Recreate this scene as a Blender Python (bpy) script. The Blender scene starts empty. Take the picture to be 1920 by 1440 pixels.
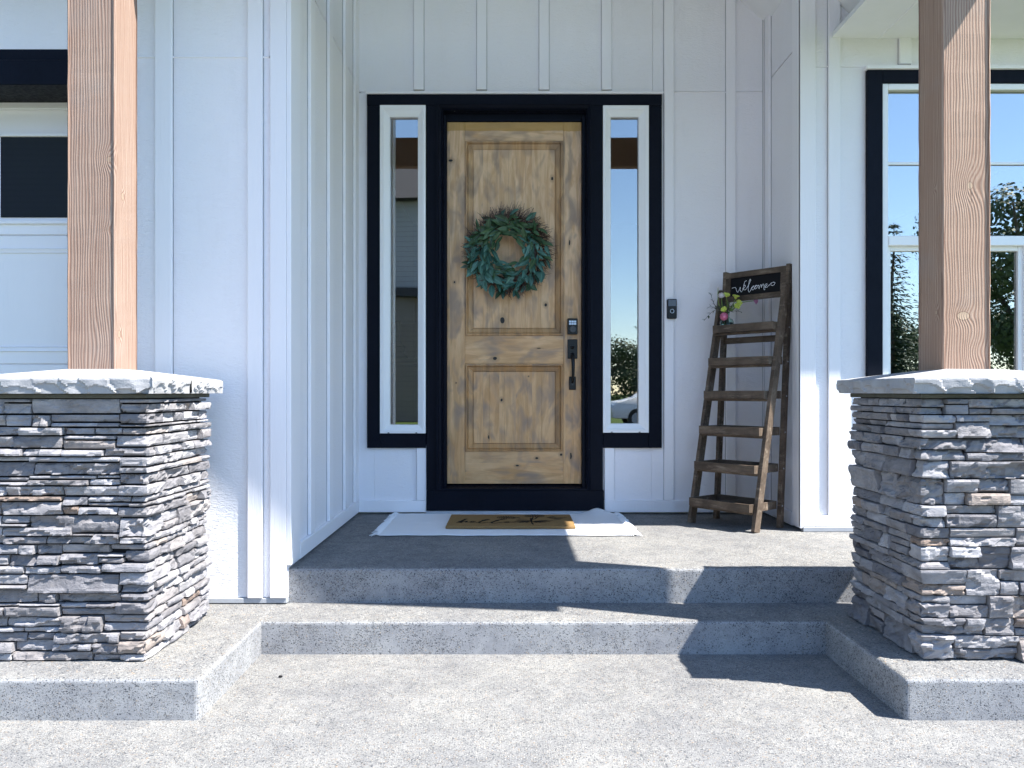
import bpy, bmesh, math, random
from mathutils import Vector, Matrix, noise

sc = bpy.context.scene
R = math.radians
COL = sc.collection

# ------------------------------------------------------------------ camera
CAM_Z = 1.160          # eye height above the walkway (walkway top is z = 0)
FOC = 1510.0           # focal length in photo pixels (1920 wide)
cam_d = bpy.data.cameras.new('camera')
cam = bpy.data.objects.new('camera', cam_d)
COL.objects.link(cam)
cam.location = (0, 0, CAM_Z)
cam.rotation_euler = (R(90), 0, 0)
cam_d.sensor_width = 36.0
cam_d.lens = 36.0 * FOC / 1920.0
cam_d.shift_x = 5.0 / 1920.0
cam_d.shift_y = 15.0 / 1920.0
cam_d.clip_end = 2000
cam_d.clip_start = 0.05
sc.camera = cam
sc.render.resolution_x, sc.render.resolution_y = 1024, 768

# ------------------------------------------------------------------ sky, sun, exposure
SUN = Vector((0.635, -0.235, 1.0))           # direction towards the sun
world = bpy.data.worlds.new('World'); sc.world = world
world.use_nodes = True
wn = world.node_tree.nodes; wl = world.node_tree.links
sky = wn.new('ShaderNodeTexSky'); sky.sky_type = 'NISHITA'; sky.sun_disc = False
sky.sun_elevation = math.atan2(SUN.z, math.hypot(SUN.x, SUN.y))
sky.sun_rotation = math.atan2(SUN.x, SUN.y)
sky.air_density = 1.0; sky.dust_density = 0.0; sky.ozone_density = 4.2
bg = wn['Background']; bg.inputs['Strength'].default_value = 0.13
wl.new(sky.outputs[0], bg.inputs['Color'])
sun_d = bpy.data.lights.new('sun', 'SUN')
sun_d.energy = 5.0; sun_d.angle = R(0.53); sun_d.color = (1.0, 0.965, 0.905)
sun = bpy.data.objects.new('sun', sun_d); COL.objects.link(sun)
sun.rotation_euler = (-SUN).to_track_quat('-Z', 'Y').to_euler()
sun.location = (8, -3, 12)

sc.view_settings.view_transform = 'Standard'
sc.view_settings.look = 'None'
sc.view_settings.exposure = 1.62
sc.view_settings.gamma = 1.0
sc.view_settings.use_curve_mapping = False
sc.cycles.max_bounces = 10
sc.cycles.diffuse_bounces = 6
sc.cycles.glossy_bounces = 5
sc.cycles.transparent_max_bounces = 12
sc.cycles.caustics_reflective = False
sc.cycles.caustics_refractive = False

# ------------------------------------------------------------------ node helpers
class NT:
    def __init__(self, name):
        self.m = bpy.data.materials.new(name); self.m.use_nodes = True
        self.t = self.m.node_tree; self.n = self.t.nodes; self.l = self.t.links
        self.b = self.n['Principled BSDF']; self.out = self.n['Material Output']
        self.tc = None
    def new(self, kind, **kw):
        nd = self.n.new('ShaderNode' + kind)
        for k, v in kw.items(): setattr(nd, k, v)
        return nd
    def put(self, sock, v):
        if isinstance(v, bpy.types.NodeSocket): self.l.new(v, sock)
        elif isinstance(v, (tuple, list)) and sock.type == 'RGBA': sock.default_value = (*v[:3], 1)
        else: sock.default_value = v
    def obj(self):
        if self.tc is None: self.tc = self.new('TexCoord')
        return self.tc.outputs['Object']
    def rnd(self): return self.new('ObjectInfo').outputs['Random']
    def map(self, v, scale=(1, 1, 1), loc=(0, 0, 0), rot=(0, 0, 0)):
        nd = self.new('Mapping'); self.put(nd.inputs['Vector'], v)
        nd.inputs['Scale'].default_value = scale
        nd.inputs['Location'].default_value = loc
        nd.inputs['Rotation'].default_value = rot
        return nd.outputs[0]
    def noise(self, v, scale=5, detail=3, rough=0.5, dist=0.0, col=False):
        nd = self.new('TexNoise'); self.put(nd.inputs['Vector'], v)
        nd.inputs['Scale'].default_value = scale; nd.inputs['Detail'].default_value = detail
        nd.inputs['Roughness'].default_value = rough; nd.inputs['Distortion'].default_value = dist
        return nd.outputs[1 if col else 0]
    def vor(self, v, scale=5, feature='F1', out='Distance', rand=1.0):
        nd = self.new('TexVoronoi', feature=feature); self.put(nd.inputs['Vector'], v)
        nd.inputs['Scale'].default_value = scale; nd.inputs['Randomness'].default_value = rand
        return nd.outputs[out]
    def math(self, op, a, b=None, c=None, clamp=False):
        nd = self.new('Math', operation=op, use_clamp=clamp)
        for i, v in enumerate((a, b, c)):
            if v is not None: self.put(nd.inputs[i], v)
        return nd.outputs[0]
    def vadd(self, a, b):
        nd = self.new('VectorMath', operation='ADD'); self.put(nd.inputs[0], a); self.put(nd.inputs[1], b)
        return nd.outputs[0]
    def xyz(self, v):
        nd = self.new('SeparateXYZ'); self.put(nd.inputs[0], v); return nd.outputs
    def comb(self, x, y, z):
        nd = self.new('CombineXYZ')
        for i, v in enumerate((x, y, z)): self.put(nd.inputs[i], v)
        return nd.outputs[0]
    def ramp(self, fac, stops, interp='LINEAR'):
        nd = self.new('ValToRGB'); cr = nd.color_ramp; cr.interpolation = interp
        while len(cr.elements) < len(stops): cr.elements.new(0.5)
        for e, (p, c) in zip(cr.elements, stops):
            e.position = p
            e.color = (*c, 1) if isinstance(c, (tuple, list)) else (c, c, c, 1)
        self.put(nd.inputs[0], fac); return nd.outputs[0]
    def mix(self, fac, a, b, blend='MIX'):
        nd = self.new('Mix', data_type='RGBA', blend_type=blend)
        self.put(nd.inputs[0], fac); self.put(nd.inputs[6], a); self.put(nd.inputs[7], b)
        return nd.outputs[2]
    def bump(self, h, strength=0.3, dist=0.01, normal=None):
        nd = self.new('Bump'); nd.inputs['Strength'].default_value = strength
        nd.inputs['Distance'].default_value = dist; self.put(nd.inputs['Height'], h)
        if normal is not None: self.put(nd.inputs['Normal'], normal)
        return nd.outputs[0]
    def fin(self, col=None, rough=None, normal=None, metal=None, spec=None, sheen=None):
        if col is not None: self.put(self.b.inputs['Base Color'], col)
        if rough is not None: self.put(self.b.inputs['Roughness'], rough)
        if normal is not None: self.put(self.b.inputs['Normal'], normal)
        if metal is not None: self.put(self.b.inputs['Metallic'], metal)
        if spec is not None: self.put(self.b.inputs['Specular IOR Level'], spec)
        return self.m

M = {}

def m_siding():
    t = NT('white_embossed_siding'); v = t.obj()
    w = t.map(v, (26, 26, 70))
    n1 = t.noise(w, 1.0, 4, 0.6, 1.4)
    n2 = t.noise(t.map(v, (140, 140, 260)), 1.0, 2, 0.5)
    h = t.math('ADD', t.math('MULTIPLY', n1, 1.0), t.math('MULTIPLY', n2, 0.25))
    big = t.noise(v, 0.9, 3, 0.6)
    dirt = t.noise(t.map(v, (7, 7, 1.4)), 1.0, 4, 0.65)
    col = t.mix(t.ramp(big, [(0.3, 0.0), (0.75, 1.0)]), (0.815, 0.80, 0.825), (0.86, 0.845, 0.865))
    col = t.mix(t.ramp(dirt, [(0.55, 0.0), (0.8, 0.35)]), col, (0.72, 0.705, 0.72))
    return t.fin(col, 0.55, t.bump(h, 0.55, 0.006))

def m_trimwhite():
    t = NT('white_trim_paint'); v = t.obj()
    n1 = t.noise(t.map(v, (120, 120, 7)), 1.0, 3, 0.55, 0.4)
    big = t.noise(v, 1.6, 3)
    col = t.mix(big, (0.84, 0.825, 0.85), (0.87, 0.855, 0.875))
    return t.fin(col, 0.5, t.bump(n1, 0.4, 0.003))

def m_black():
    t = NT('black_painted_trim'); v = t.obj()
    n1 = t.noise(t.map(v, (90, 90, 9)), 1.0, 4, 0.6, 0.5)
    n2 = t.noise(v, 60, 2)
    col = t.mix(t.noise(v, 5, 4), (0.0022, 0.0035, 0.008), (0.0045, 0.007, 0.016))
    chips = t.ramp(t.noise(v, 34, 2), [(0.79, 0.0), (0.80, 1.0)])
    col = t.mix(t.math('MULTIPLY', chips, 0.5), col, (0.25, 0.25, 0.25))
    return t.fin(col, t.ramp(n2, [(0.3, 0.42), (0.7, 0.62)]), t.bump(n1, 0.35, 0.003), spec=0.10)

def m_vinyl():
    t = NT('white_vinyl'); v = t.obj()
    return t.fin(t.mix(t.noise(v, 3, 2), (0.82, 0.83, 0.84), (0.86, 0.86, 0.86)), 0.32)

def m_glass(name, refl, tint=(0.75, 0.8, 0.82), wav=0.02):
    t = NT(name); v = t.obj()
    nrm = t.bump(t.noise(t.map(v, (2.2, 2.2, 1.3)), 1.0, 1, 0.4), wav, 0.05)
    tr = t.new('BsdfTransparent'); t.put(tr.inputs[0], tint)
    gl = t.new('BsdfGlossy'); gl.inputs['Roughness'].default_value = 0.0; t.put(gl.inputs['Normal'], nrm)
    t.put(gl.inputs['Color'], (1.0, 0.955, 0.905))
    fr = t.new('Fresnel'); fr.inputs['IOR'].default_value = 1.5
    fac = t.math('ADD', t.math('MULTIPLY', fr.outputs[0], 1.0 - refl), refl, clamp=True)
    mx = t.new('MixShader'); t.put(mx.inputs[0], fac)
    t.l.new(tr.outputs[0], mx.inputs[1]); t.l.new(gl.outputs[0], mx.inputs[2])
    t.l.new(mx.outputs[0], t.out.inputs['Surface'])
    t.n.remove(t.b); return t.m

def m_concrete(name, riser):
    """exposed aggregate: two sizes of pebble in a paste, unevenly washed"""
    t = NT(name); v = t.obj()
    warp = t.vadd(v, t.map(t.noise(v, 60, 2, col=True), (0.006, 0.006, 0.006)))
    wash = t.noise(v, 5.5, 5, 0.65)
    paste = t.mix(t.noise(v, 330, 3, 0.7), (0.15, 0.15, 0.15), (0.32, 0.315, 0.302))
    if riser: paste = t.mix(t.noise(v, 260, 3, 0.7), (0.27, 0.277, 0.288), (0.40, 0.402, 0.405))
    col = paste; hh = None
    for sc_, lo in ((150 if riser else 118, 0.42 if riser else 0.30), (290 if riser else 230, 0.40 if riser else 0.25)):
        nd = t.new('TexVoronoi', feature='F1'); t.put(nd.inputs['Vector'], warp); nd.inputs['Scale'].default_value = sc_
        d = nd.outputs['Distance']; cr, cg, cb = t.xyz(nd.outputs['Color'])
        if riser: peb = t.ramp(cr, [(0.0, (0.015, 0.018, 0.025)), (0.3, (0.07, 0.075, 0.085)), (0.55, (0.17, 0.175, 0.185)), (0.85, (0.30, 0.30, 0.295)), (0.98, (0.36, 0.29, 0.22))])
        else: peb = t.ramp(cr, [(0.0, (0.03, 0.034, 0.043)), (0.20, (0.085, 0.09, 0.10)), (0.40, (0.18, 0.18, 0.18)), (0.6, (0.31, 0.302, 0.285)), (0.86, (0.45, 0.438, 0.41)), (0.97, (0.34, 0.25, 0.17))])
        keep = t.math('GREATER_THAN', t.math('ADD', cg, t.math('MULTIPLY', t.math('SUBTRACT', wash, 0.5), 1.9 if riser else 1.2)), lo)
        size = t.math('ADD', 0.30, t.math('MULTIPLY', cb, 0.28))
        ins = t.math('MULTIPLY', keep, t.math('SMOOTH_MIN', 1.0, t.math('MULTIPLY', t.math('SUBTRACT', size, d), 9.0, clamp=True), 0.1), clamp=True)
        col = t.mix(t.math('MULTIPLY', ins, 0.85), col, peb)
        q = t.math('MULTIPLY', ins, t.math('SUBTRACT', 1.0, d)); hh = q if hh is None else t.math('MAXIMUM', hh, q)
    big = t.noise(v, 2.3, 5, 0.65)
    col = t.mix(t.ramp(big, [(0.3, 0.0), (0.72, 1.0)]), t.mix(1.0, col, (0.78, 0.785, 0.81), 'MULTIPLY'), t.mix(1.0, col, (1.10, 1.09, 1.06), 'MULTIPLY'))
    pat = t.noise(v, 14, 4, 0.7, 0.5)
    col = t.mix(t.ramp(pat, [(0.36, 0.55), (0.58, 0.0)]), col, t.mix(1.0, col, (0.66, 0.67, 0.70), 'MULTIPLY'))
    st = t.ramp(t.noise(t.map(v, (1, 1, 3)), 6.5, 5, 0.7), [(0.58, 0.0), (0.78, 0.55)])
    col = t.mix(st, col, (0.135, 0.132, 0.126))
    h = t.math('ADD', t.math('MULTIPLY', hh, 0.8), t.math('MULTIPLY', t.noise(v, 420, 2), 0.35))
    return t.fin(col, 0.85, t.bump(h, 0.8 if not riser else 0.5, 0.005), spec=0.22)

def m_stone():
    t = NT('ledge_stone'); o = t.obj(); r = t.rnd()
    off = t.comb(t.math('MULTIPLY', r, 37.0), t.math('MULTIPLY', r, 91.0), t.math('MULTIPLY', r, 53.0))
    v = t.vadd(o, off)
    base = t.ramp(r, [(0.0, (0.16, 0.155, 0.165)), (0.14, (0.30, 0.293, 0.303)), (0.28, (0.205, 0.195, 0.198)), (0.42, (0.37, 0.362, 0.373)),
                      (0.56, (0.25, 0.24, 0.243)), (0.70, (0.42, 0.412, 0.422)), (0.82, (0.185, 0.18, 0.19)), (0.92, (0.31, 0.29, 0.285)),
                      (0.965, (0.33, 0.28, 0.245)), (0.985, (0.29, 0.215, 0.17)), (1.0, (0.245, 0.242, 0.255))])
    n = t.noise(t.map(v, (9, 9, 16)), 1.0, 6, 0.68, 0.6)
    col = t.mix(t.ramp(n, [(0.28, 0.0), (0.7, 1.0)]), t.mix(1.0, base, (0.54, 0.54, 0.56), 'MULTIPLY'), t.mix(1.0, base, (1.15, 1.14, 1.14), 'MULTIPLY'))
    rust = t.ramp(t.noise(t.map(v, (5, 5, 11)), 1.0, 4, 0.6), [(0.70, 0.0), (0.84, 0.3)])
    col = t.mix(rust, col, (0.27, 0.235, 0.21))
    h = t.math('ADD', t.noise(t.map(v, (30, 30, 70)), 1.0, 5, 0.7, 0.8), t.math('MULTIPLY', t.noise(v, 230, 3, 0.6), 0.35))
    return t.fin(col, 0.82, t.bump(h, 0.7, 0.008), spec=0.3)

def m_cap():
    t = NT('cap_stone'); v = t.obj()
    n = t.noise(v, 7, 6, 0.65, 0.4)
    col = t.mix(t.ramp(n, [(0.25, 0.0), (0.75, 1.0)]), (0.28, 0.28, 0.29), (0.40, 0.398, 0.405))
    dk = t.ramp(t.noise(t.map(v, (14, 14, 3)), 1.0, 4, 0.7), [(0.58, 0.0), (0.8, 0.5)])
    col = t.mix(dk, col, (0.27, 0.265, 0.26))
    h = t.math('ADD', t.noise(t.map(v, (34, 34, 55)), 1.0, 5, 0.65, 0.5), t.math('MULTIPLY', t.noise(v, 190, 3), 0.4))
    return t.fin(col, 0.8, t.bump(h, 0.5, 0.005), spec=0.3)

def m_plain(name, col, rough=0.6, metal=0.0, vary=0.15, sc_=6, bump=0.0, spec=0.5):
    t = NT(name); v = t.obj()
    c2 = tuple(min(1, x * (1 + vary)) for x in col); c1 = tuple(x * (1 - vary) for x in col)
    nrm = t.bump(t.noise(v, 180, 3), bump, 0.004) if bump else None
    return t.fin(t.mix(t.noise(v, sc_, 4, 0.6), c1, c2), rough, nrm, metal, spec)

def m_post(name, knots, seed, cols, sign=-1.0):
    """rough sawn timber: growth lines that bend round knots; u = x - y runs across either face"""
    t = NT(name); v = t.obj(); x, y, z = t.xyz(v)
    u = t.math('MULTIPLY_ADD', y, sign, x)
    wob = t.math('MULTIPLY', t.math('SUBTRACT', t.noise(t.comb(t.math('MULTIPLY', u, 5.0), seed, t.math('MULTIPLY', z, 1.3)), 1.0, 3, 0.55), 0.5), 0.055)
    ph = t.math('ADD', u, wob)
    core = None; edge = None
    for (ku, kz, su, sz, amp, rk) in knots:
        du = t.math('DIVIDE', t.math('SUBTRACT', u, ku), su); dz = t.math('DIVIDE', t.math('SUBTRACT', z, kz), sz)
        q = t.math('ADD', t.math('MULTIPLY', du, du), t.math('MULTIPLY', dz, dz))
        g = t.math('POWER', 2.718, t.math('MULTIPLY', q, -1.0))
        ph = t.math('ADD', ph, t.math('MULTIPLY', g, amp))
        e = t.math('SQRT', q)
        c = t.math('LESS_THAN', e, rk)
        ring = t.math('LESS_THAN', t.math('ABSOLUTE', t.math('SUBTRACT', e, rk)), rk * 0.09)
        core = c if core is None else t.math('MAXIMUM', core, c)
        edge = ring if edge is None else t.math('MAXIMUM', edge, ring)
    ph = t.math('ADD', ph, t.math('MULTIPLY', t.noise(t.comb(t.math('MULTIPLY', u, 34), seed + 2, t.math('MULTIPLY', z, 0.5)), 1.0, 2, 0.5), 0.016))
    s = t.math('SINE', t.math('MULTIPLY', ph, 2 * math.pi / 0.0115))
    s2 = t.math('ADD', t.math('MULTIPLY', s, 0.5), 0.5)
    fine = t.noise(t.comb(t.math('MULTIPLY', u, 260), seed, t.math('MULTIPLY', z, 9)), 1.0, 3, 0.6)
    g = t.math('ADD', t.math('MULTIPLY', s2, 0.75), t.math('MULTIPLY', fine, 0.35))
    blot = t.noise(t.comb(t.math('MULTIPLY', u, 7), seed, t.math('MULTIPLY', z, 1.8)), 1.0, 5, 0.65)
    light = t.mix(t.ramp(blot, [(0.3, 0.0), (0.7, 1.0)]), cols[0], cols[1])
    col = t.mix(t.ramp(g, [(0.35, 0.0), (0.95, 0.72)]), light, cols[2])
    col = t.mix(t.math('MULTIPLY', t.ramp(t.noise(t.comb(t.math('MULTIPLY', u, 3), seed + 5, t.math('MULTIPLY', z, 4)), 1.0, 4), [(0.55, 0.0), (0.8, 1.0)]), 0.35), col, (0.30, 0.27, 0.25))
    if core is not None:
        col = t.mix(t.math('MULTIPLY', core, 0.75), col, cols[3]); col = t.mix(t.math('MULTIPLY', edge, t.ramp(fine, [(0.35, 0.15), (0.6, 0.85)])), col, (0.12, 0.07, 0.045))
    ck = t.noise(t.comb(t.math('MULTIPLY', u, 75), seed + 8, t.math('MULTIPLY', z, 2.2)), 1.0, 2, 0.4)
    check = t.ramp(ck, [(0.735, 0.0), (0.755, 1.0)])                # drying checks along the grain
    col = t.mix(t.math('MULTIPLY', check, 0.8), col, (0.06, 0.035, 0.022))
    h = t.math('SUBTRACT', t.math('ADD', t.math('MULTIPLY', s2, -0.5), fine), check)
    return t.fin(col, 0.75, t.bump(h, 0.45, 0.004), spec=0.3)

def m_door(name, axis, knots=()):
    """knotty alder, stain faded by the sun except under the head of the frame"""
    t = NT(name); v = t.obj(); x, y, z = t.xyz(v)
    if axis == 'z': a, b = x, z
    else: a, b = z, x
    plank = t.math('FLOOR', t.math('MULTIPLY', t.math('ADD', a, 0.07), 1.0 / 0.115)) if axis == 'z' else t.math('FLOOR', t.math('MULTIPLY', a, 3.0))
    pr = t.new('TexWhiteNoise', noise_dimensions='1D'); t.put(pr.inputs['W'], plank); pv = pr.outputs['Value']
    off = t.math('MULTIPLY', pv, 17.0)
    fine = t.noise(t.comb(t.math('MULTIPLY', a, 190), off, t.math('MULTIPLY', b, 6)), 1.0, 4, 0.6, 0.3)
    cath = t.noise(t.comb(t.math('MULTIPLY', a, 16), off, t.math('MULTIPLY', b, 2.2)), 1.0, 4, 0.6, 1.3)
    blot = t.noise(t.comb(t.math('MULTIPLY', a, 7), off, t.math('MULTIPLY', b, 4)), 1.0, 4, 0.62, 0.6)
    dark = t.noise(t.comb(t.math('MULTIPLY', a, 11), t.math('ADD', off, 9.0), t.math('MULTIPLY', b, 5.5)), 1.0, 2, 0.5, 0.6)
    col = t.mix(t.ramp(blot, [(0.32, 0.0), (0.70, 1.0)]), (0.60, 0.315, 0.12), (0.72, 0.455, 0.235))
    # faded greyer higher up, warmer near the foot: a real stain difference
    up = t.ramp(t.math('DIVIDE', t.math('SUBTRACT', z, 0.5), 2.55), [(0.0, 0.0), (0.35, 0.25), (0.75, 1.0)])
    col = t.mix(t.math('MULTIPLY', up, 0.55), col, (0.74, 0.58, 0.42))
    col = t.mix(t.ramp(cath, [(0.45, 0.0), (0.60, 0.55)]), col, (0.42, 0.225, 0.08))
    col = t.mix(t.ramp(dark, [(0.47, 0.0), (0.68, 0.74)]), col, (0.225, 0.175, 0.15))
    col = t.mix(t.ramp(fine, [(0.35, 0.0), (0.8, 0.25)]), col, (0.28, 0.195, 0.115))
    col = t.mix(t.math('MULTIPLY', pv, 0.2), col, (0.48, 0.31, 0.165))
    band = t.ramp(t.math('ADD', z, t.math('MULTIPLY', t.math('SUBTRACT', cath, 0.5), 0.02)), [(0.0, 0.0), (1.0, 0.0)])
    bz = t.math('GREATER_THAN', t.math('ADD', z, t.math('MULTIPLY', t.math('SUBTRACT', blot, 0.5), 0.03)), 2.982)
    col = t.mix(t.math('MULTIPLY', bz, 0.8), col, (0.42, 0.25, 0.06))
    for (kx, kz, rx, rz) in knots:
        jx = t.math('ADD', t.math('SUBTRACT', x, kx), t.math('MULTIPLY', t.math('SUBTRACT', t.noise(v, 60, 2), 0.5), 0.008))
        q = t.math('ADD', t.math('POWER', t.math('ABSOLUTE', t.math('DIVIDE', jx, rx)), 2.0),
                   t.math('POWER', t.math('ABSOLUTE', t.math('DIVIDE', t.math('SUBTRACT', z, kz), rz)), 2.0))
        halo = t.ramp(q, [(0.0, 0.9), (0.10, 0.9), (0.16, 0.15), (0.9, 0.0)])
        q9 = t.math('MULTIPLY', q, 0.1)
        halo = t.ramp(q9, [(0.0, 1.0), (0.09, 1.0), (0.12, 0.0)])
        wide = t.ramp(q9, [(0.1, 0.55), (0.9, 0.0)])
        col = t.mix(wide, col, (0.26, 0.17, 0.095))
        col = t.mix(halo, col, (0.012, 0.010, 0.009))
    h = t.math('ADD', fine, t.math('MULTIPLY', cath, 0.5))
    return t.fin(col, t.ramp(blot, [(0.3, 0.42), (0.7, 0.6)]), t.bump(h, 0.16, 0.003), spec=0.4)

def m_ladder():
    t = NT('weathered_dark_wood'); v = t.obj()
    r = t.rnd(); off = t.comb(t.math('MULTIPLY', r, 13.0), t.math('MULTIPLY', r, 29.0), t.math('MULTIPLY', r, 7.0))
    w = t.vadd(v, off)
    g = t.noise(t.map(w, (8, 60, 60)), 1.0, 5, 0.65, 0.6)
    b = t.noise(t.map(w, (7, 7, 7)), 1.0, 4, 0.6, 0.4)
    col = t.mix(t.ramp(b, [(0.3, 0.0), (0.7, 1.0)]), (0.050, 0.034, 0.023), (0.165, 0.120, 0.084))
    col = t.mix(t.ramp(g, [(0.45, 0.0), (0.75, 0.7)]), col, (0.033, 0.024, 0.018))
    col = t.mix(t.ramp(t.noise(t.map(w, (5, 25, 25)), 1.0, 4, 0.7), [(0.55, 0.0), (0.74, 0.7)]), col, (0.33, 0.265, 0.20))
    return t.fin(col, 0.6, t.bump(g, 0.3, 0.003), spec=0.35)

def m_leaf(name, c1, c2, rough=0.45):
    t = NT(name); v = t.obj(); r = t.rnd()
    col = t.mix(r, c1, c2)
    vein = t.math('LESS_THAN', t.math('ABSOLUTE', t.xyz(v)[0]), 0.0011)
    col = t.mix(t.math('MULTIPLY', vein, 0.6), col, tuple(min(1, k * 2.2) for k in c2))
    col = t.mix(t.math('MULTIPLY', t.noise(v, 60, 3), 0.35), col, tuple(k * 0.6 for k in c1))
    t.fin(col, rough)
    return t.m

def m_coir():
    t = NT('coir_fibre'); v = t.obj()
    n = t.noise(v, 420, 3, 0.7); b = t.noise(v, 9, 4)
    col = t.mix(t.ramp(n, [(0.3, 0.0), (0.7, 1.0)]), (0.20, 0.115, 0.045), (0.42, 0.27, 0.12))
    col = t.mix(t.math('MULTIPLY', b, 0.4), col, (0.30, 0.18, 0.075))
    return t.fin(col, 0.95, t.bump(n, 1.0, 0.006), spec=0.1)

def m_cotton():
    t = NT('woven_cotton'); v = t.obj(); x, y, z = t.xyz(v)
    wx = t.math('SINE', t.math('MULTIPLY', x, 2 * math.pi / 0.014)); wy = t.math('SINE', t.math('MULTIPLY', y, 2 * math.pi / 0.010))
    h = t.math('ADD', t.math('MULTIPLY', wx, wy), t.math('MULTIPLY', t.noise(v, 200, 3), 0.8))
    col = t.mix(t.noise(v, 5, 4), (0.82, 0.825, 0.84), (0.88, 0.88, 0.885))
    return t.fin(col, 0.95, t.bump(h, 0.5, 0.004), spec=0.1)

def m_grass():
    t = NT('mown_grass'); v = t.obj()
    n = t.noise(v, 0.35, 5, 0.65); f = t.noise(v, 30, 3)
    col = t.mix(n, (0.045, 0.085, 0.018), (0.10, 0.14, 0.035))
    return t.fin(t.mix(f, col, (0.06, 0.10, 0.025)), 0.9, t.bump(f, 0.6, 0.03), spec=0.15)

def m_lap(name, c):
    t = NT(name); v = t.obj(); z = t.xyz(v)[2]
    f = t.math('FRACT', t.math('DIVIDE', z, 0.2))
    col = t.mix(t.math('LESS_THAN', f, 0.09), c, tuple(k * 0.45 for k in c))
    return t.fin(col, 0.6)

M['siding'] = m_siding(); M['trim'] = m_trimwhite(); M['black'] = m_black(); M['vinyl'] = m_vinyl()
M['glass_door'] = m_glass('sidelight_glass', 0.20)
M['glass_win'] = m_glass('window_glass', 0.30, (0.7, 0.78, 0.82))
M['glass_dark'] = m_glass('garage_glass', 0.10, (0.12, 0.14, 0.17), 0.12)
M['conc'] = m_concrete('exposed_aggregate_tread', False); M['concr'] = m_concrete('exposed_aggregate_riser', True)
M['stone'] = m_stone(); M['cap'] = m_cap()
M['mortar'] = m_plain('dark_mortar', (0.10, 0.10, 0.085), 0.95, vary=0.3, sc_=30, bump=0.5, spec=0.1)
M['core'] = m_plain('shadowed_mortar', (0.022, 0.022, 0.024), 0.95, spec=0.05)
M['metal_black'] = m_plain('matte_black_metal', (0.006, 0.007, 0.009), 0.36, 0.0, 0.2, spec=0.3)
M['metal_grey'] = m_plain('grey_lock_face', (0.035, 0.036, 0.04), 0.4, 0.0, 0.2)
M['button'] = m_plain('pale_lock_button', (0.55, 0.66, 0.80), 0.35, vary=0.05)
M['ladder'] = m_ladder()
M['chalkboard'] = m_plain('chalkboard', (0.006, 0.006, 0.008), 0.7, vary=0.4, sc_=14, spec=0.2)
M['chalk'] = m_plain('white_chalk', (0.82, 0.84, 0.88), 0.9, vary=0.1, sc_=80)
M['coir'] = m_coir(); M['ink'] = m_plain('black_mat_print', (0.018, 0.015, 0.012), 0.95, vary=0.4, sc_=120, bump=0.6, spec=0.1)
M['cotton'] = m_cotton()
M['twig'] = m_plain('dry_brown_twig', (0.070, 0.042, 0.034), 0.8, vary=0.4, sc_=40)
M['leaf_teal'] = m_leaf('teal_eucalyptus_leaf', (0.018, 0.078, 0.058), (0.085, 0.205, 0.165))
M['leaf_green'] = m_leaf('deep_green_leaf', (0.012, 0.042, 0.018), (0.060, 0.125, 0.052))
M['seed'] = m_plain('pale_green_seed', (0.10, 0.24, 0.20), 0.6, vary=0.25, sc_=30)
M['stem'] = m_plain('green_stem', (0.16, 0.24, 0.045), 0.5, vary=0.2)
M['sprig'] = m_leaf('dark_sprig_leaf', (0.020, 0.030, 0.022), (0.050, 0.075, 0.045))
M['sprig_light'] = m_leaf('olive_sprig_leaf', (0.05, 0.08, 0.03), (0.12, 0.16, 0.06))
M['pink'] = m_plain('pink_petal', (0.72, 0.23, 0.36), 0.55, vary=0.2, sc_=60)
M['mauve'] = m_plain('mauve_petal', (0.62, 0.27, 0.52), 0.55, vary=0.2, sc_=60)
M['cream'] = m_plain('cream_petal', (0.72, 0.66, 0.66), 0.55, vary=0.12, sc_=60)
M['yellow'] = m_plain('lime_yellow_petal', (0.55, 0.60, 0.10), 0.55, vary=0.2, sc_=60)
M['roofing'] = m_plain('charcoal_shingle', (0.045, 0.046, 0.05), 0.9, vary=0.3, sc_=20, bump=0.5)
M['soffit'] = m_plain('white_soffit', (0.80, 0.80, 0.79), 0.6, vary=0.05)
M['beam'] = m_post('brown_timber_beam', [], 3.0, [(0.22, 0.13, 0.08), (0.28, 0.17, 0.10), (0.12, 0.065, 0.04), (0.2, 0.1, 0.06)])
M['roomwall'] = m_plain('interior_wall_paint', (0.32, 0.31, 0.29), 0.8, vary=0.05)
M['roomfloor'] = m_plain('interior_floor_boards', (0.12, 0.085, 0.06), 0.5, vary=0.2)
M['shade'] = m_plain('pale_fabric_shade', (0.62, 0.66, 0.70), 0.9, vary=0.06)
M['grass'] = m_grass()
M['asphalt'] = m_plain('asphalt', (0.055, 0.055, 0.058), 0.9, vary=0.2, sc_=3, bump=0.3)
M['needle'] = m_leaf('spruce_needles', (0.018, 0.040, 0.022), (0.050, 0.085, 0.045), 0.7)
M['foliage'] = m_leaf('tree_foliage', (0.035, 0.065, 0.018), (0.09, 0.13, 0.04), 0.6)
M['bark'] = m_plain('tree_bark', (0.09, 0.07, 0.055), 0.9, vary=0.3, sc_=20, bump=0.5)
M['lap_pale'] = m_lap('pale_lap_siding', (0.36, 0.37, 0.39)); M['lap_tan'] = m_lap('tan_lap_siding', (0.20, 0.17, 0.145))
M['darkpane'] = m_plain('dark_window_pane', (0.006, 0.009, 0.016), 0.03, vary=0.1)
M['flash'] = m_plain('grey_flashing', (0.35, 0.37, 0.40), 0.5, vary=0.2, sc_=12)
M['lawnshrub'] = m_leaf('red_shrub_leaf', (0.12, 0.03, 0.03), (0.22, 0.06, 0.05), 0.6)

# ------------------------------------------------------------------ mesh helpers
def tag(o, label=None, cat=None, group=None, kind=None):
    if label: o['label'] = label
    if cat: o['category'] = cat
    if group: o['group'] = group
    if kind: o['kind'] = kind
    return o

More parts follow.
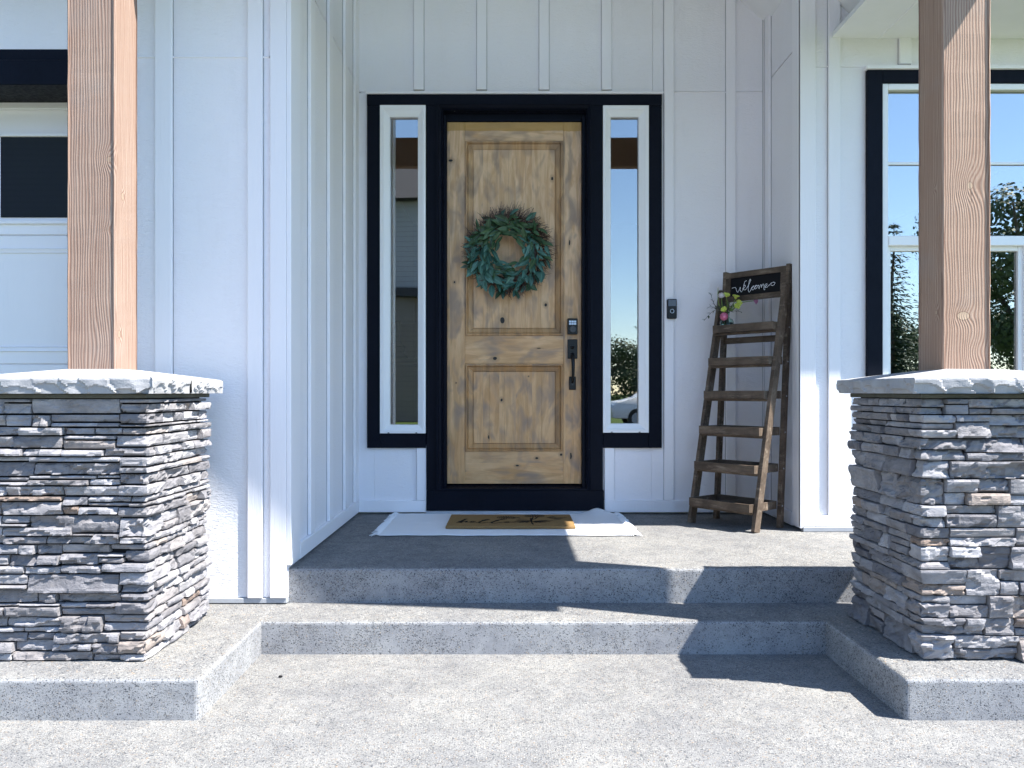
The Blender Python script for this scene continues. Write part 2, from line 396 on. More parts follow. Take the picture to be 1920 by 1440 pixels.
def empty(name, loc=(0, 0, 0), rz=0.0, **k):
    o = bpy.data.objects.new(name, None); COL.objects.link(o)
    o.location = loc; o.rotation_euler = (0, 0, rz); o.empty_display_size = 0.1
    return tag(o, **k)

def wmat(o):
    m = o.matrix_basis.copy() if o else Matrix()
    while o and o.parent:
        o = o.parent; m = o.matrix_basis @ m
    return m

def link(name, me, mat, parent=None, loc=None, local=False, **k):
    """me is in world space unless local; it is brought into the parent's space"""
    o = bpy.data.objects.new(name, me); COL.objects.link(o)
    if mat is not None:
        if isinstance(mat, (list, tuple)):
            for m_ in mat: me.materials.append(m_)
        else: me.materials.append(mat)
    if parent is not None:
        o.parent = parent
        if not local: me.transform(wmat(parent).inverted())
    if loc is not None: o.location = loc
    return tag(o, **k)

class MB:
    def __init__(self): self.bm = bmesh.new()
    def box(self, x0, x1, y0, y1, z0, z1, bev=0.0, mi=0):
        if x0 > x1: x0, x1 = x1, x0
        if y0 > y1: y0, y1 = y1, y0
        if z0 > z1: z0, z1 = z1, z0
        vs = [self.bm.verts.new(p) for p in ((x0, y0, z0), (x1, y0, z0), (x1, y1, z0), (x0, y1, z0),
                                             (x0, y0, z1), (x1, y0, z1), (x1, y1, z1), (x0, y1, z1))]
        fs = [self.bm.faces.new([vs[i] for i in q]) for q in
              ((3, 2, 1, 0), (4, 5, 6, 7), (0, 1, 5, 4), (1, 2, 6, 5), (2, 3, 7, 6), (3, 0, 4, 7))]
        for f in fs: f.material_index = mi
        if bev > 0:
            es = set(e for f in fs for e in f.edges)
            bmesh.ops.bevel(self.bm, geom=list(es), offset=bev, segments=1, affect='EDGES', profile=0.5)
        return self
    def poly(self, pts, z0, z1):
        n = len(pts)
        a = [self.bm.verts.new((p[0], p[1], z0)) for p in pts]; b = [self.bm.verts.new((p[0], p[1], z1)) for p in pts]
        self.bm.faces.new(list(reversed(a))); self.bm.faces.new(b)
        for i in range(n): self.bm.faces.new((a[i], a[(i + 1) % n], b[(i + 1) % n], b[i]))
        return self
    def bar(self, p, q, w, t, up=(0, 0, 1)):
        """rectangular bar from p to q: w across 'side', t along 'up-ish'"""
        p = Vector(p); q = Vector(q); d = (q - p).normalized(); up = Vector(up)
        s = d.cross(up).normalized(); u = s.cross(d).normalized()
        c = []
        for e in (p, q):
            for a, b in ((-1, -1), (1, -1), (1, 1), (-1, 1)):
                c.append(self.bm.verts.new(e + s * (a * w / 2) + u * (b * t / 2)))
        for qd in ((0, 1, 2, 3), (7, 6, 5, 4), (0, 4, 5, 1), (1, 5, 6, 2), (2, 6, 7, 3), (3, 7, 4, 0)):
            self.bm.faces.new([c[i] for i in qd])
        return self
    def tube(self, pts, r, n=8, cap=True):
        pts = [Vector(p) for p in pts]; rs = r if isinstance(r, (list, tuple)) else [r] * len(pts)
        rings = []; prev = None
        for i, p in enumerate(pts):
            d = (pts[min(i + 1, len(pts) - 1)] - pts[max(i - 1, 0)]).normalized()
            if prev is None:
                a = Vector((0, 0, 1)) if abs(d.z) < 0.9 else Vector((1, 0, 0)); s = d.cross(a).normalized()
            else:
                s = (prev - d * prev.dot(d)).normalized()
            prev = s; u = d.cross(s)
            rings.append([self.bm.verts.new(p + (s * math.cos(2 * math.pi * k / n) + u * math.sin(2 * math.pi * k / n)) * rs[i]) for k in range(n)])
        for a, b in zip(rings, rings[1:]):
            for k in range(n): self.bm.faces.new((a[k], a[(k + 1) % n], b[(k + 1) % n], b[k]))
        if cap:
            self.bm.faces.new(list(reversed(rings[0]))); self.bm.faces.new(rings[-1])
        return self
    def lathe(self, prof, c=(0, 0, 0), n=20, close=False):
        rings = []
        for (r, z) in prof:
            rings.append([self.bm.verts.new((c[0] + r * math.cos(2 * math.pi * k / n), c[1] + r * math.sin(2 * math.pi * k / n), c[2] + z)) for k in range(n)])
        for a, b in zip(rings, rings[1:]):
            for k in range(n): self.bm.faces.new((a[k], a[(k + 1) % n], b[(k + 1) % n], b[k]))
        if close:
            self.bm.faces.new(list(reversed(rings[0]))); self.bm.faces.new(rings[-1])
        return self
    def mesh(self, name, smooth=False):
        bmesh.ops.recalc_face_normals(self.bm, faces=self.bm.faces)
        me = bpy.data.meshes.new(name); self.bm.to_mesh(me); self.bm.free()
        if smooth:
            for p in me.polygons: p.use_smooth = True
        return me
    def build(self, name, mat, parent=None, smooth=False, **k):
        return link(name, self.mesh(name, smooth), mat, parent, **k)

def box(name, x0, x1, y0, y1, z0, z1, mat, parent=None, bev=0.0, **k):
    return MB().box(x0, x1, y0, y1, z0, z1, bev).build(name, mat, parent, **k)

def frame4(name, x0, x1, z0, z1, y0, y1, w, mat, parent, bev=0.002, wb=None):
    """a rectangular frame as one mitre-less mesh (butt joints) in the xz plane"""
    wb = wb or w; m = MB()
    m.box(x0, x0 + w, y0, y1, z0, z1, bev); m.box(x1 - w, x1, y0, y1, z0, z1, bev)
    m.box(x0 + w, x1 - w, y0 + 0.0005, y1, z1 - wb, z1, bev); m.box(x0 + w, x1 - w, y0 + 0.0005, y1, z0, z0 + wb, bev)
    return m.build(name, mat, parent)

def moulding(name, x0, x1, z0, z1, prof, mat, parent, foot=None):
    """mitred picture-frame moulding; prof = [(inset, y)...] from the outside inwards"""
    m = MB(); rings = []
    for (d, y) in prof:
        zf = z0 + d if foot is None else foot
        rings.append([m.bm.verts.new(p) for p in ((x0 + d, y, zf), (x1 - d, y, zf), (x1 - d, y, z1 - d), (x0 + d, y, z1 - d))])
    for a, b in zip(rings, rings[1:]):
        for k in range(4):
            if k or foot is None: m.bm.faces.new((a[k], a[(k + 1) % 4], b[(k + 1) % 4], b[k]))
    return m.build(name, mat, parent)

def px(x, d): return (x - 955.0) * d / FOC
def pz(y, d): return CAM_Z + (735.0 - y) * d / FOC

# ------------------------------------------------------------------ ground, walkway, steps
PORCH = 0.315; STEP = 0.1485
D_BACK, D_LEFT, D_RIGHT, D_EDGE, D_TREAD, D_PLINTH = 5.58, 3.85, 4.89, 3.867, 3.56, 2.844
XL, XR = -1.06, 1.78                 # side walls of the entry recess
PXL, PXR = -1.096, 1.398             # inner faces of the two plinths

g = MB(); g.box(-400, 400, -400, 400, -0.6, -0.03); g.build('lawn', M['grass'], kind='structure')
g = MB(); g.box(-60, 60, -17.5, -11.0, -0.029, -0.02); g.build('street', M['asphalt'], kind='structure')
g = MB(); g.box(-9.0, 2.1, -10.6, 1.19, -0.20, -0.012, 0.008); g.build('driveway', M['conc'], kind='structure')
g = MB(); g.box(-2.9, 3.8, 1.2, 3.62, -0.2, 0.0, 0.004); g.build('walkway', M['conc'], kind='structure')

def split_mats(me, nz=0.6):
    for p in me.polygons: p.material_index = 0 if p.normal.z > nz else 1

def slab(name, pts, z0, z1, bev, sel):
    m = MB().poly(pts, z0, z1)
    es = [e for e in m.bm.edges if sel(e)]
    bmesh.ops.bevel(m.bm, geom=es, offset=bev, segments=4, affect='EDGES', profile=0.5)
    me = m.mesh(name); split_mats(me)
    for p in me.polygons: p.use_smooth = False
    return link(name, me, [M['conc'], M['concr']], kind='structure')

def rounded_box(name, x0, x1, y0, y1, z0, z1, bev, sel):
    m = MB().box(x0, x1, y0, y1, z0, z1)
    bmesh.ops.recalc_face_normals(m.bm, faces=m.bm.faces)
    bmesh.ops.bevel(m.bm, geom=[e for e in m.bm.edges if sel(*[v.co for v in e.verts])], offset=bev, segments=4, affect='EDGES', profile=0.5)
    me = m.mesh(name); split_mats(me)
    return link(name, me, [M['conc'], M['concr']], kind='structure')
rounded_box('lower_step', PXL - 0.03, PXR + 0.03, D_TREAD, 4.2, -0.1, STEP - 0.001, 0.017, lambda a, b: a.y < 3.6 and b.y < 3.6 and a.z > 0 and b.z > 0)
rounded_box('step_plinth', -3.0, PXL, D_PLINTH, 4.2, -0.1, STEP, 0.017, lambda a, b: (a.z > 0 and b.z > 0 and (max(a.y, b.y) < 3 or min(a.x, b.x) > -2)) or (a.x > -2 and b.x > -2 and a.y < 3 and b.y < 3))
rounded_box('step_plinth', PXR, 3.9, D_PLINTH, 4.2, -0.1, STEP, 0.017, lambda a, b: (a.z > 0 and b.z > 0 and (max(a.y, b.y) < 3 or max(a.x, b.x) < 2)) or (a.x < 2 and b.x < 2 and a.y < 3 and b.y < 3))
slab('porch_floor', [(-1.062, D_EDGE), (4.6, D_EDGE), (4.6, 5.75), (-1.062, 5.75)], 0.0, PORCH, 0.018,
     lambda e: all(abs(v.co.z - PORCH) < 1e-5 and abs(v.co.y - D_EDGE) < 1e-5 for v in e.verts))

# ------------------------------------------------------------------ house
house = empty('house', (0.0, D_BACK, 0.0))
tag(house, 'white board and batten house front with black trimmed wooden entry door', 'house')

def panel(x0, x1, y0, y1, z0, z1): return box('siding_panel', x0, x1, y0, y1, z0, z1, M['siding'], house)
M['edge_shade'] = m_plain('painted_edge_shade', (0.30, 0.30, 0.32), 0.8, vary=0.5, sc_=9)  # grey strip colour draws the thin shade lines beside battens and corner trim
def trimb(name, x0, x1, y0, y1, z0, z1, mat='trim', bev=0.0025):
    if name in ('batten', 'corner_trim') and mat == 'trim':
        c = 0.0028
        if y1 - y0 < 0.03: box('edge_shade_strip', x0 - c, x1 + c, y1 - 0.002, y1, z0, z1, M['edge_shade'], house)
        elif x0 < 0: box('edge_shade_strip', x0, x0 + 0.002, y0 - c, y1 + c, z0, z1, M['edge_shade'], house)
        else: box('edge_shade_strip', x1 - 0.002, x1, y0 - c, y1 + c, z0, z1, M['edge_shade'], house)
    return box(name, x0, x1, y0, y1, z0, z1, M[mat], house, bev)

# --- structural wall behind the sheets (keeps light out)
YB = D_BACK
def wall(x0, x1, y0, y1, z0, z1): return box('wall_core', x0, x1, y0, y1, z0, z1, M['roomwall'], house)
TOP = 6.2
SLx0, SLx1 = -0.925, -0.555; SRx0, SRx1 = 0.622, 0.978       # sidelight openings
DOx0, DOx1 = -0.475, 0.555
wall(-1.40, -0.93, YB + 0.021, YB + 0.15, PORCH, TOP); wall(0.98, 2.0, YB + 0.021, YB + 0.15, PORCH, TOP)
wall(-0.93, 0.98, YB + 0.021, YB + 0.15, 3.17, TOP)
wall(-0.93, -0.555, YB + 0.021, YB + 0.15, PORCH, 0.84); wall(0.645, 0.98, YB + 0.021, YB + 0.15, PORCH, 0.84)
wall(-1.30, XL - 0.021, D_LEFT + 0.022, YB + 0.02, 0.17, TOP)
wall(XR + 0.021, XR + 0.16, D_RIGHT + 0.022, YB + 0.02, PORCH, TOP)
# --- back wall sheets with the joint over the door
ZJ = 3.237
panel(XL + 0.0, -0.935, YB, YB + 0.02, PORCH + 0.012, ZJ - 0.006)
panel(XL + 0.0, 0.99, YB, YB + 0.02, ZJ + 0.006, 4.6)
panel(0.992, XR, YB, YB + 0.02, ZJ + 0.006, 4.6)
panel(0.985, XR, YB, YB + 0.02, PORCH + 0.012, ZJ)
panel(-0.934, -0.56, YB, YB + 0.02, PORCH + 0.012, 0.80)
panel(0.648, 0.984, YB, YB + 0.02, PORCH + 0.012, 0.80)
trimb('drip_cap', px(686, 5.55), px(1243, 5.55), YB - 0.045, YB + 0.004, pz(177, 5.55) + 0.001, pz(173, 5.55) + 0.003)
trimb('joint_flashing', px(1243, 5.57), XR - 0.03, YB - 0.006, YB + 0.003, ZJ - 0.004, ZJ + 0.003)
trimb('joint_flashing', XL + 0.03, px(686, 5.55), YB - 0.006, YB + 0.003, ZJ - 0.004, ZJ + 0.003)
YT = YB - 0.02
for c in (785, 903, 1020.3, 1137.6):
    trimb('batten', px(c - 9.3, YT), px(c + 9.3, YT), YT, YB - 0.0005, ZJ + 0.012, 4.6)
for a, b in ((1245.6, 1263.8), (1362, 1379.5)):
    trimb('batten', px(a, YT), px(b, YT), YT, YB - 0.0005, PORCH + 0.098, 4.6)
trimb('corner_trim', px(1432, YT), XR - 0.0205, YT, YB - 0.0005, PORCH + 0.098, 4.6)
trimb('corner_trim', XL + 0.0205, px(669.5, YT), YT, YB - 0.0005, PORCH + 0.098, 4.6)
trimb('batten', px(781, YT), px(799.3, YT), YT, YB - 0.0005, PORCH + 0.096, 0.79)
trimb('batten', px(1133.5, YT), px(1152, YT), YT, YB - 0.0005, PORCH + 0.096, 0.79)
trimb('baseboard', XL + 0.0205, px(799.3, YT), YT - 0.001, YB - 0.0005, PORCH + 0.014, PORCH + 0.095)
trimb('baseboard', px(1133.5, YT), XR - 0.0205, YT - 0.001, YB - 0.0005, PORCH + 0.014, PORCH + 0.097)
trimb('threshold_flashing', px(799.5, 5.56), px(1133, 5.56), YB - 0.052, YB, PORCH + 0.002, PORCH + 0.026, 'flash')

# --- recess side walls
ZS = 3.297
panel(XL - 0.02, XL, D_LEFT + 0.021, YB, PORCH - 0.16, ZS - 0.004); panel(XL - 0.02, XL, D_LEFT + 0.021, YB, ZS + 0.004, 4.6)
for a, b in ((4.223, 4.314), (4.667, 4.760), (5.114, 5.205), (5.452, 5.556)):
    trimb('batten' if b < 5.5 else 'corner_trim', XL + 0.0005, XL + 0.02, a, b, PORCH + 0.096, 4.6)
trimb('baseboard', XL + 0.0005, XL + 0.022, 4.003, YB - 0.021, PORCH + 0.014, PORCH + 0.094)
trimb('corner_board', XL + 0.0005, XL + 0.022, D_LEFT - 0.0195, 4.0, PORCH + 0.02, 4.6)
panel(XR, XR + 0.02, D_RIGHT + 0.021, YB, PORCH + 0.014, ZS - 0.004); panel(XR, XR + 0.02, D_RIGHT + 0.021, YB, ZS + 0.004, 4.6)
trimb('corner_board', XR - 0.022, XR - 0.0005, D_RIGHT - 0.0195, 5.01, PORCH + 0.02, 4.6)
trimb('baseboard', XR - 0.022, XR - 0.0005, 5.012, YB - 0.022, PORCH + 0.014, PORCH + 0.097)
trimb('corner_trim', XR - 0.02, XR - 0.0005, 5.47, 5.556, PORCH + 0.098, 4.6)
trimb('base_flashing', XR - 0.006, XR + 1.35, D_RIGHT - 0.03, D_RIGHT + 0.018, PORCH + 0.001, PORCH + 0.030, 'flash')

# --- left wing front (beside the garage)
ZL = 2.764; GX = -1.945
panel(GX, XL, D_LEFT, D_LEFT + 0.02, STEP + 0.03, ZL - 0.006); panel(-6.0, XL, D_LEFT, D_LEFT + 0.02, ZL + 0.002, 4.6)
trimb('joint_flashing', GX - 0.02, px(505, 3.85), D_LEFT - 0.005, D_LEFT + 0.003, ZL - 0.008, ZL + 0.001)
YL = D_LEFT - 0.02
for a, b in ((290, 321.5), (463.5, 491.5)):
    trimb('batten', px(a, YL), px(b, YL), YL, D_LEFT - 0.0005, STEP + 0.03, 4.6)
trimb('corner_board', px(506, YL), XL - 0.0005, YL, D_LEFT - 0.0005, STEP + 0.03, 4.6)
trimb('base_flashing', GX, XL, D_LEFT - 0.012, D_LEFT + 0.02, STEP + 0.004, STEP + 0.028, 'flash')
wall(GX, -1.302, D_LEFT + 0.022, 4.25, STEP, TOP); wall(-6.0, GX, D_LEFT + 0.022, 4.25, 2.80, TOP)
# garage opening: black casing and lined head
trimb('garage_casing', -6.0, px(236, 3.83), D_LEFT - 0.028, D_LEFT - 0.001, pz(160, 3.83), pz(113, 3.83), 'black')
trimb('garage_casing', GX - 0.004, px(236, 3.83), D_LEFT - 0.027, D_LEFT - 0.001, STEP + 0.03, pz(160, 3.83) - 0.001, 'black')
trimb('garage_head_lining', -6.0, GX, D_LEFT - 0.001, 4.16, pz(160, 3.83) + 0.004, 2.80, 'black')
trimb('garage_side_lining', GX - 0.012, GX - 0.001, D_LEFT, 4.16, STEP, pz(160, 3.83), 'black')
YG = 4.10
gd = MB().box(-6.0, GX - 0.013, YG + 0.012, YG + 0.05, 0.02, 2.62).build('garage_door', M['trim'], house)
tag(gd, label='white panelled garage door with dark window behind the left timber post')
def gbox(name, x0, x1, y0, y1, z0, z1, mat='trim', bev=0.002): return MB().box(x0, x1, y0, y1, z0, z1, bev).build(name, M[mat], gd)
seams = [pz(195, YG) + 0.02, pz(441, YG), pz(683, YG), pz(683, YG) - 0.657, pz(683, YG) - 2 * 0.657 + 0.1]
for i in range(3):
    gbox('door_section', -6.0, GX - 0.014, YG + 0.002, YG + 0.0115, seams[i + 1] + 0.003, seams[i] - 0.003)
for i in range(1, 3):
    for (a, b) in ((-6, -4.2), (-4.1, -2.1)):
        moulding('panel_moulding', max(a, -5.9), b + 0.10, pz(660, YG) - (i - 1) * 0.657, pz(465, YG) - (i - 1) * 0.657,
                 [(0.0, YG + 0.0018), (0.004, YG - 0.006), (0.020, YG + 0.001), (0.024, YG - 0.004), (0.03, YG + 0.0018)], M['trim'], gd)
zw0, zw1 = pz(408, YG), pz(257, YG)
xw0 = px(2, YG)
for k, x0 in enumerate((xw0, xw0 - 0.75, xw0 - 1.5)):
    moulding('window_frame', x0 - 0.035, x0 + 0.66, zw0 - 0.035, zw1 + 0.02, [(0.0, YG + 0.0016), (0.003, YG - 0.012), (0.018, YG - 0.012), (0.022, YG + 0.0012)], M['trim'], gd)
    gbox('window_pane', x0, x0 + 0.62, YG - 0.0035, YG + 0.001, zw0, zw1, 'darkpane', 0)
gbox('top_seal', -6.0, GX - 0.014, YG - 0.03, YG + 0.0, pz(207, YG), pz(195, YG) + 0.03)

# --- right wing front with the big window
ZR = 3.135
WX0 = px(1626.5, 4.86); WZ1 = pz(131, 4.86); WZ0 = 0.93; WX1 = WX0 + 1.90
panel(XR + 0.0005, WX0 + 0.01, D_RIGHT, D_RIGHT + 0.02, PORCH + 0.034, ZR - 0.004)
panel(XR + 0.0005, 5.2, D_RIGHT, D_RIGHT + 0.02, ZR + 0.004, 4.6)
panel(WX0 + 0.01, WX1 - 0.01, D_RIGHT, D_RIGHT + 0.02, PORCH + 0.034, WZ0 + 0.01)
panel(WX1 - 0.01, 5.2, D_RIGHT, D_RIGHT + 0.02, PORCH + 0.034, ZR - 0.004)
wall(XR + 0.165, WX0 + 0.05, D_RIGHT + 0.022, D_RIGHT + 0.15, PORCH, TOP); wall(WX1 - 0.05, 5.2, D_RIGHT + 0.022, D_RIGHT + 0.15, PORCH, TOP)
wall(WX0 + 0.05, WX1 - 0.05, D_RIGHT + 0.022, D_RIGHT + 0.15, PORCH, WZ0 + 0.05); wall(WX0 + 0.05, WX1 - 0.05, D_RIGHT + 0.022, D_RIGHT + 0.15, WZ1 - 0.05, TOP)
YR = D_RIGHT - 0.02
trimb('corner_board', XR - 0.022, px(1529.5, YR), YR, D_RIGHT - 0.0005, PORCH + 0.032, 4.6)
trimb('batten', px(1554, YR), px(1576, YR), YR, D_RIGHT - 0.0005, PORCH + 0.098, 4.6)
trimb('batten', px(1687, YR), px(1709.5, YR), YR, D_RIGHT - 0.0005, ZR + 0.012, 4.6)
trimb('batten', px(1823, YR), px(1845, YR), YR, D_RIGHT - 0.0005, ZR + 0.012, 4.6)
trimb('baseboard', px(1529.5, YR) + 0.001, 5.2, YR - 0.001, D_RIGHT - 0.0005, PORCH + 0.032, PORCH + 0.097)
trimb('joint_flashing', px(1530, YR), 5.2, D_RIGHT - 0.005, D_RIGHT + 0.003, ZR - 0.003, ZR + 0.003)
trimb('drip_cap', WX0 - 0.012, WX1 + 0.012, D_RIGHT - 0.05, D_RIGHT, WZ1 + 0.001, WZ1 + 0.022)
wt = px(1655, 4.86) - WX0
frame4('window_casing', WX0, WX1, WZ0, WZ1, D_RIGHT - 0.032, D_RIGHT - 0.0008, wt, M['black'], house, 0.002, WZ1 - pz(155, 4.86))
win = MB(); fx0, fx1, fz0, fz1 = WX0 + wt + 0.001, WX1 - wt - 0.001, WZ0 + 0.08, pz(155, 4.86) - 0.001
YW = D_RIGHT - 0.022
win = frame4('front_window', fx0, fx1, fz0, fz1, YW, YW + 0.09, 0.038, M['vinyl'], house, 0.004)
tag(win, label='white vinyl window with wide upper pane, behind the right timber post')
zm1, zm0 = pz(443, 4.88), pz(461, 4.88)
def wbox(name, x0, x1, y0, y1, z0, z1, mat='vinyl', bev=0.003): return MB().box(x0, x1, y0, y1, z0, z1, bev).build(name, M[mat], win)
wbox('meeting_rail', fx0 + 0.038, fx1 - 0.038, YW - 0.004, YW + 0.085, zm0, zm1)
zmu = pz(307, 4.90)
wbox('muntin', fx0 + 0.038, fx1 - 0.038, YW + 0.022, YW + 0.034, zmu - 0.009, zmu + 0.009)
wbox('pane', fx0 + 0.038, fx1 - 0.038, YW + 0.036, YW + 0.040, zm1 - 0.002, fz1 - 0.037, 'glass_win', 0)
xm = px(1928, 4.9)
wbox('mullion', xm - 0.035, xm + 0.035, YW + 0.006, YW + 0.08, fz0 + 0.038, zm0)
for a, b in ((fx0 + 0.038, xm - 0.035), (xm + 0.035, fx1 - 0.038)):
    MBf = MB()
    w = 0.028
    MBf.box(a, a + w, YW + 0.03, YW + 0.07, fz0 + 0.038, zm0, 0.003); MBf.box(b - w, b, YW + 0.03, YW + 0.07, fz0 + 0.038, zm0, 0.003)
    MBf.box(a + w, b - w, YW + 0.031, YW + 0.07, zm0 - w, zm0, 0.003); MBf.box(a + w, b - w, YW + 0.031, YW + 0.07, fz0 + 0.038, fz0 + 0.038 + w, 0.003)
    MBf.build('sash', M['vinyl'], win)
    wbox('pane', a + w, b - w, YW + 0.05, YW + 0.054, fz0 + 0.038 + w, zm0 - w, 'glass_win', 0)

# --- entry: black surround, sidelights, casing, door
YK = 5.55
bx0, bx1 = px(688, YK), px(1241, YK)
zt1, zt0 = pz(177, YK), pz(198.5, YK)
trimb('entry_header', bx0, bx1, YK - 0.004, YB + 0.02, zt0, zt1, 'black')
zsb1, zsb0 = pz(812, YK), pz(840, YK)
for x0, x1 in ((688, 713), (1216, 1241)):
    trimb('entry_side_board', px(x0, YK), px(x1, YK), YK, YB + 0.02, zsb0, zt0 - 0.0006, 'black')
trimb('entry_sill_board', px(713, YK) + 0.0006, px(798.5, YK), YK + 0.001, YB + 0.02, zsb0, zsb1, 'black')
trimb('entry_sill_board', px(1131, YK), px(1216, YK) - 0.0006, YK + 0.001, YB + 0.02, zsb0, pz(811, YK), 'black')
zk1, zk0 = pz(919, YK), pz(957, YK)
trimb('mullion_post', px(799.5, YK), px(820, YK), YK - 0.002, YB + 0.05, zk1, zt0 - 0.0006, 'black')
trimb('mullion_post', px(1108, YK), px(1130.5, YK), YK - 0.002, YB + 0.05, zk1, zt0 - 0.0006, 'black')
trimb('kick_board', px(800, YK), px(1132, YK), YK - 0.006, YB + 0.05, zk0, zk1 - 0.0006, 'black')
# stepped brick-mould casing round the door
cx0, cx1 = px(818, YK), px(1111, YK)
moulding('door_casing', cx0, cx1, zk1 - 0.3, pz(194, YK),
         [(0.0, YK - 0.002), (0.001, YK - 0.028), (0.016, YK - 0.03), (0.02, YK - 0.022), (0.034, YK - 0.016), (0.040, YK - 0.004), (0.045, YK - 0.006), (0.05, YK + 0.02), (0.052, YK + 0.09)],
         M['black'], house, zk1 + 0.001)
Y_D = 5.62
dx0, dx1, dz0, dz1 = px(838.5, Y_D), px(1090, Y_D), pz(907, Y_D), pz(229, Y_D)
trimb('door_jamb', dx0 - 0.03, dx0 - 0.002, YK + 0.021, Y_D + 0.05, zk1, dz1 + 0.03, 'black', 0.001)
trimb('door_jamb', dx1 + 0.002, dx1 + 0.03, YK + 0.021, Y_D + 0.05, zk1, dz1 + 0.03, 'black', 0.001)
trimb('door_head', dx0 - 0.03, dx1 + 0.03, YK + 0.06, Y_D + 0.05, dz1 + 0.002, dz1 + 0.16, 'black', 0.001)
th = MB(); th.poly([(dx0 - 0.04, YK - 0.012), (dx1 + 0.04, YK - 0.012), (dx1 + 0.04, Y_D + 0.06), (dx0 - 0.04, Y_D + 0.06)], zk1, zk1 + 0.004)
for v_ in th.bm.verts:
    if v_.co.z > zk1 + 0.002 and v_.co.y > Y_D: v_.co.z = dz0 - 0.003
    elif v_.co.z > zk1 + 0.002: v_.co.z = zk1 + 0.012
th.build('threshold', M['black'], house)

def sidelight(xa, xb, za, zb, ga, gb, gza, gzb, lab):
    s = MB(); x0, x1, z0, z1 = px(xa, YK), px(xb, YK), pz(zb, YK), pz(za, YK)
    gx0, gx1, gz0, gz1 = px(ga, 5.57), px(gb, 5.57), pz(gzb, 5.57), pz(gza, 5.57)
    prof_n = [(0.0, YK + 0.03), (0.0, YK - 0.016), (0.16, YK - 0.018), (0.34, YK - 0.018), (0.36, YK - 0.013), (0.42, YK - 0.013), (0.46, YK - 0.010), (0.97, YK + 0.002), (1.0, YK + 0.006), (1.0, YK + 0.045)]
    rings = []
    for f, y in prof_n:
        a0, a1 = x0 + (gx0 - x0) * f, x1 + (gx1 - x1) * f; c0, c1 = z0 + (gz0 - z0) * f, z1 + (gz1 - z1) * f
        rings.append([s.bm.verts.new(p) for p in ((a0, y, c0), (a1, y, c0), (a1, y, c1), (a0, y, c1))])
    for a, b in zip(rings, rings[1:]):
        for k in range(4): s.bm.faces.new((a[k], a[(k + 1) % 4], b[(k + 1) % 4], b[k]))
    o = s.build('sidelight', M['vinyl'], house); tag(o, label=lab)
    MB().box(gx0 - 0.005, gx1 + 0.005, YK + 0.032, YK + 0.036, gz0 - 0.005, gz1 + 0.005).build('pane', M['glass_door'], o)
    for wx in (x0 + (x1 - x0) * 0.17, x0 + (x1 - x0) * 0.78):
        MB().box(wx, wx + 0.012, YK - 0.019, YK - 0.012, z0 + 0.001, z0 + 0.006).build('weep_hole', M['metal_black'], o)
    return o
sidelight(713, 798.3, 198.5, 812.3, 732, 784, 221, 796, 'tall narrow white framed sidelight left of the wooden door')
sidelight(1130.3, 1215.8, 199, 811, 1144.5, 1196.5, 221, 794, 'tall narrow white framed sidelight right of the wooden door')

# the wooden door
door = empty('front_door', (0, 0, 0)); door.parent = house
door.location = ((dx0 + dx1) / 2, Y_D - D_BACK, dz0)
tag(door, label='knotty two panel wooden entry door with black handle set')
K_Z = [(px(942, Y_D), pz(600, Y_D), 0.016, 0.021), (px(1023.5, Y_D), pz(571, Y_D), 0.008, 0.011), (px(1035.5, Y_D), pz(333, Y_D), 0.007, 0.012),
       (px(940.5, Y_D), pz(750, Y_D), 0.007, 0.010), (px(991, Y_D), pz(705.5, Y_D), 0.004, 0.004), (px(916, Y_D), pz(820, Y_D), 0.004, 0.013)]
K_X = [(px(928, Y_D), pz(672, Y_D), 0.014, 0.011), (px(1006.5, Y_D), pz(859, Y_D), 0.010, 0.007), (px(1052, Y_D), pz(852.5, Y_D), 0.009, 0.008),
       (px(970, Y_D), pz(873, Y_D), 0.011, 0.005), (px(1010, Y_D), pz(653, Y_D), 0.014, 0.003)]
K_S = [(px(1070.5, Y_D), pz(855, Y_D), 0.006, 0.022), (px(852, Y_D), pz(529, Y_D), 0.006, 0.007), (px(845, Y_D), pz(301, Y_D), 0.013, 0.008), (px(1068, Y_D), pz(455, Y_D), 0.005, 0.018), (px(855, Y_D), pz(718, Y_D), 0.004, 0.004)]
M['door_v'] = m_door('knotty_alder_panel', 'z', K_Z); M['door_s'] = m_door('knotty_alder_stile', 'z', K_S); M['door_h'] = m_door('knotty_alder_rail', 'x', K_X)
M['door_m'] = m_door('knotty_alder_moulding', 'z', ())
for nd_ in M['door_m'].node_tree.nodes:
    if nd_.type == 'BSDF_PRINCIPLED':
        lk = nd_.inputs['Base Color'].links[0]; mx_ = M['door_m'].node_tree.nodes.new('ShaderNodeMix'); mx_.data_type = 'RGBA'; mx_.blend_type = 'MULTIPLY'
        mx_.inputs[0].default_value = 1.0; mx_.inputs[7].default_value = (0.80, 0.76, 0.68, 1)        # stain gathers in the moulding
        M['door_m'].node_tree.links.new(lk.from_socket, mx_.inputs[6]); M['door_m'].node_tree.links.new(mx_.outputs[2], nd_.inputs['Base Color'])
def dpart(name, mb, mat, smooth=False, parent=door): 
    me = mb.mesh(name, smooth); o = bpy.data.objects.new(name, me); COL.objects.link(o); me.materials.append(M[mat])
    o.parent = parent; o.location = -Vector(door.location) - Vector(house.location)   # keeps the mesh in world axes
    return o
sl, sr = px(872, Y_D), px(1056, Y_D)
r1, r2, r3, r4 = pz(264, Y_D), pz(629.5, Y_D), pz(682, Y_D), pz(846.5, Y_D)
dpart('stile', MB().box(dx0, sl - 0.0006, Y_D, Y_D + 0.044, dz0, dz1, 0.0015), 'door_s')
dpart('stile', MB().box(sr + 0.0006, dx1, Y_D, Y_D + 0.044, dz0, dz1, 0.0015), 'door_s')
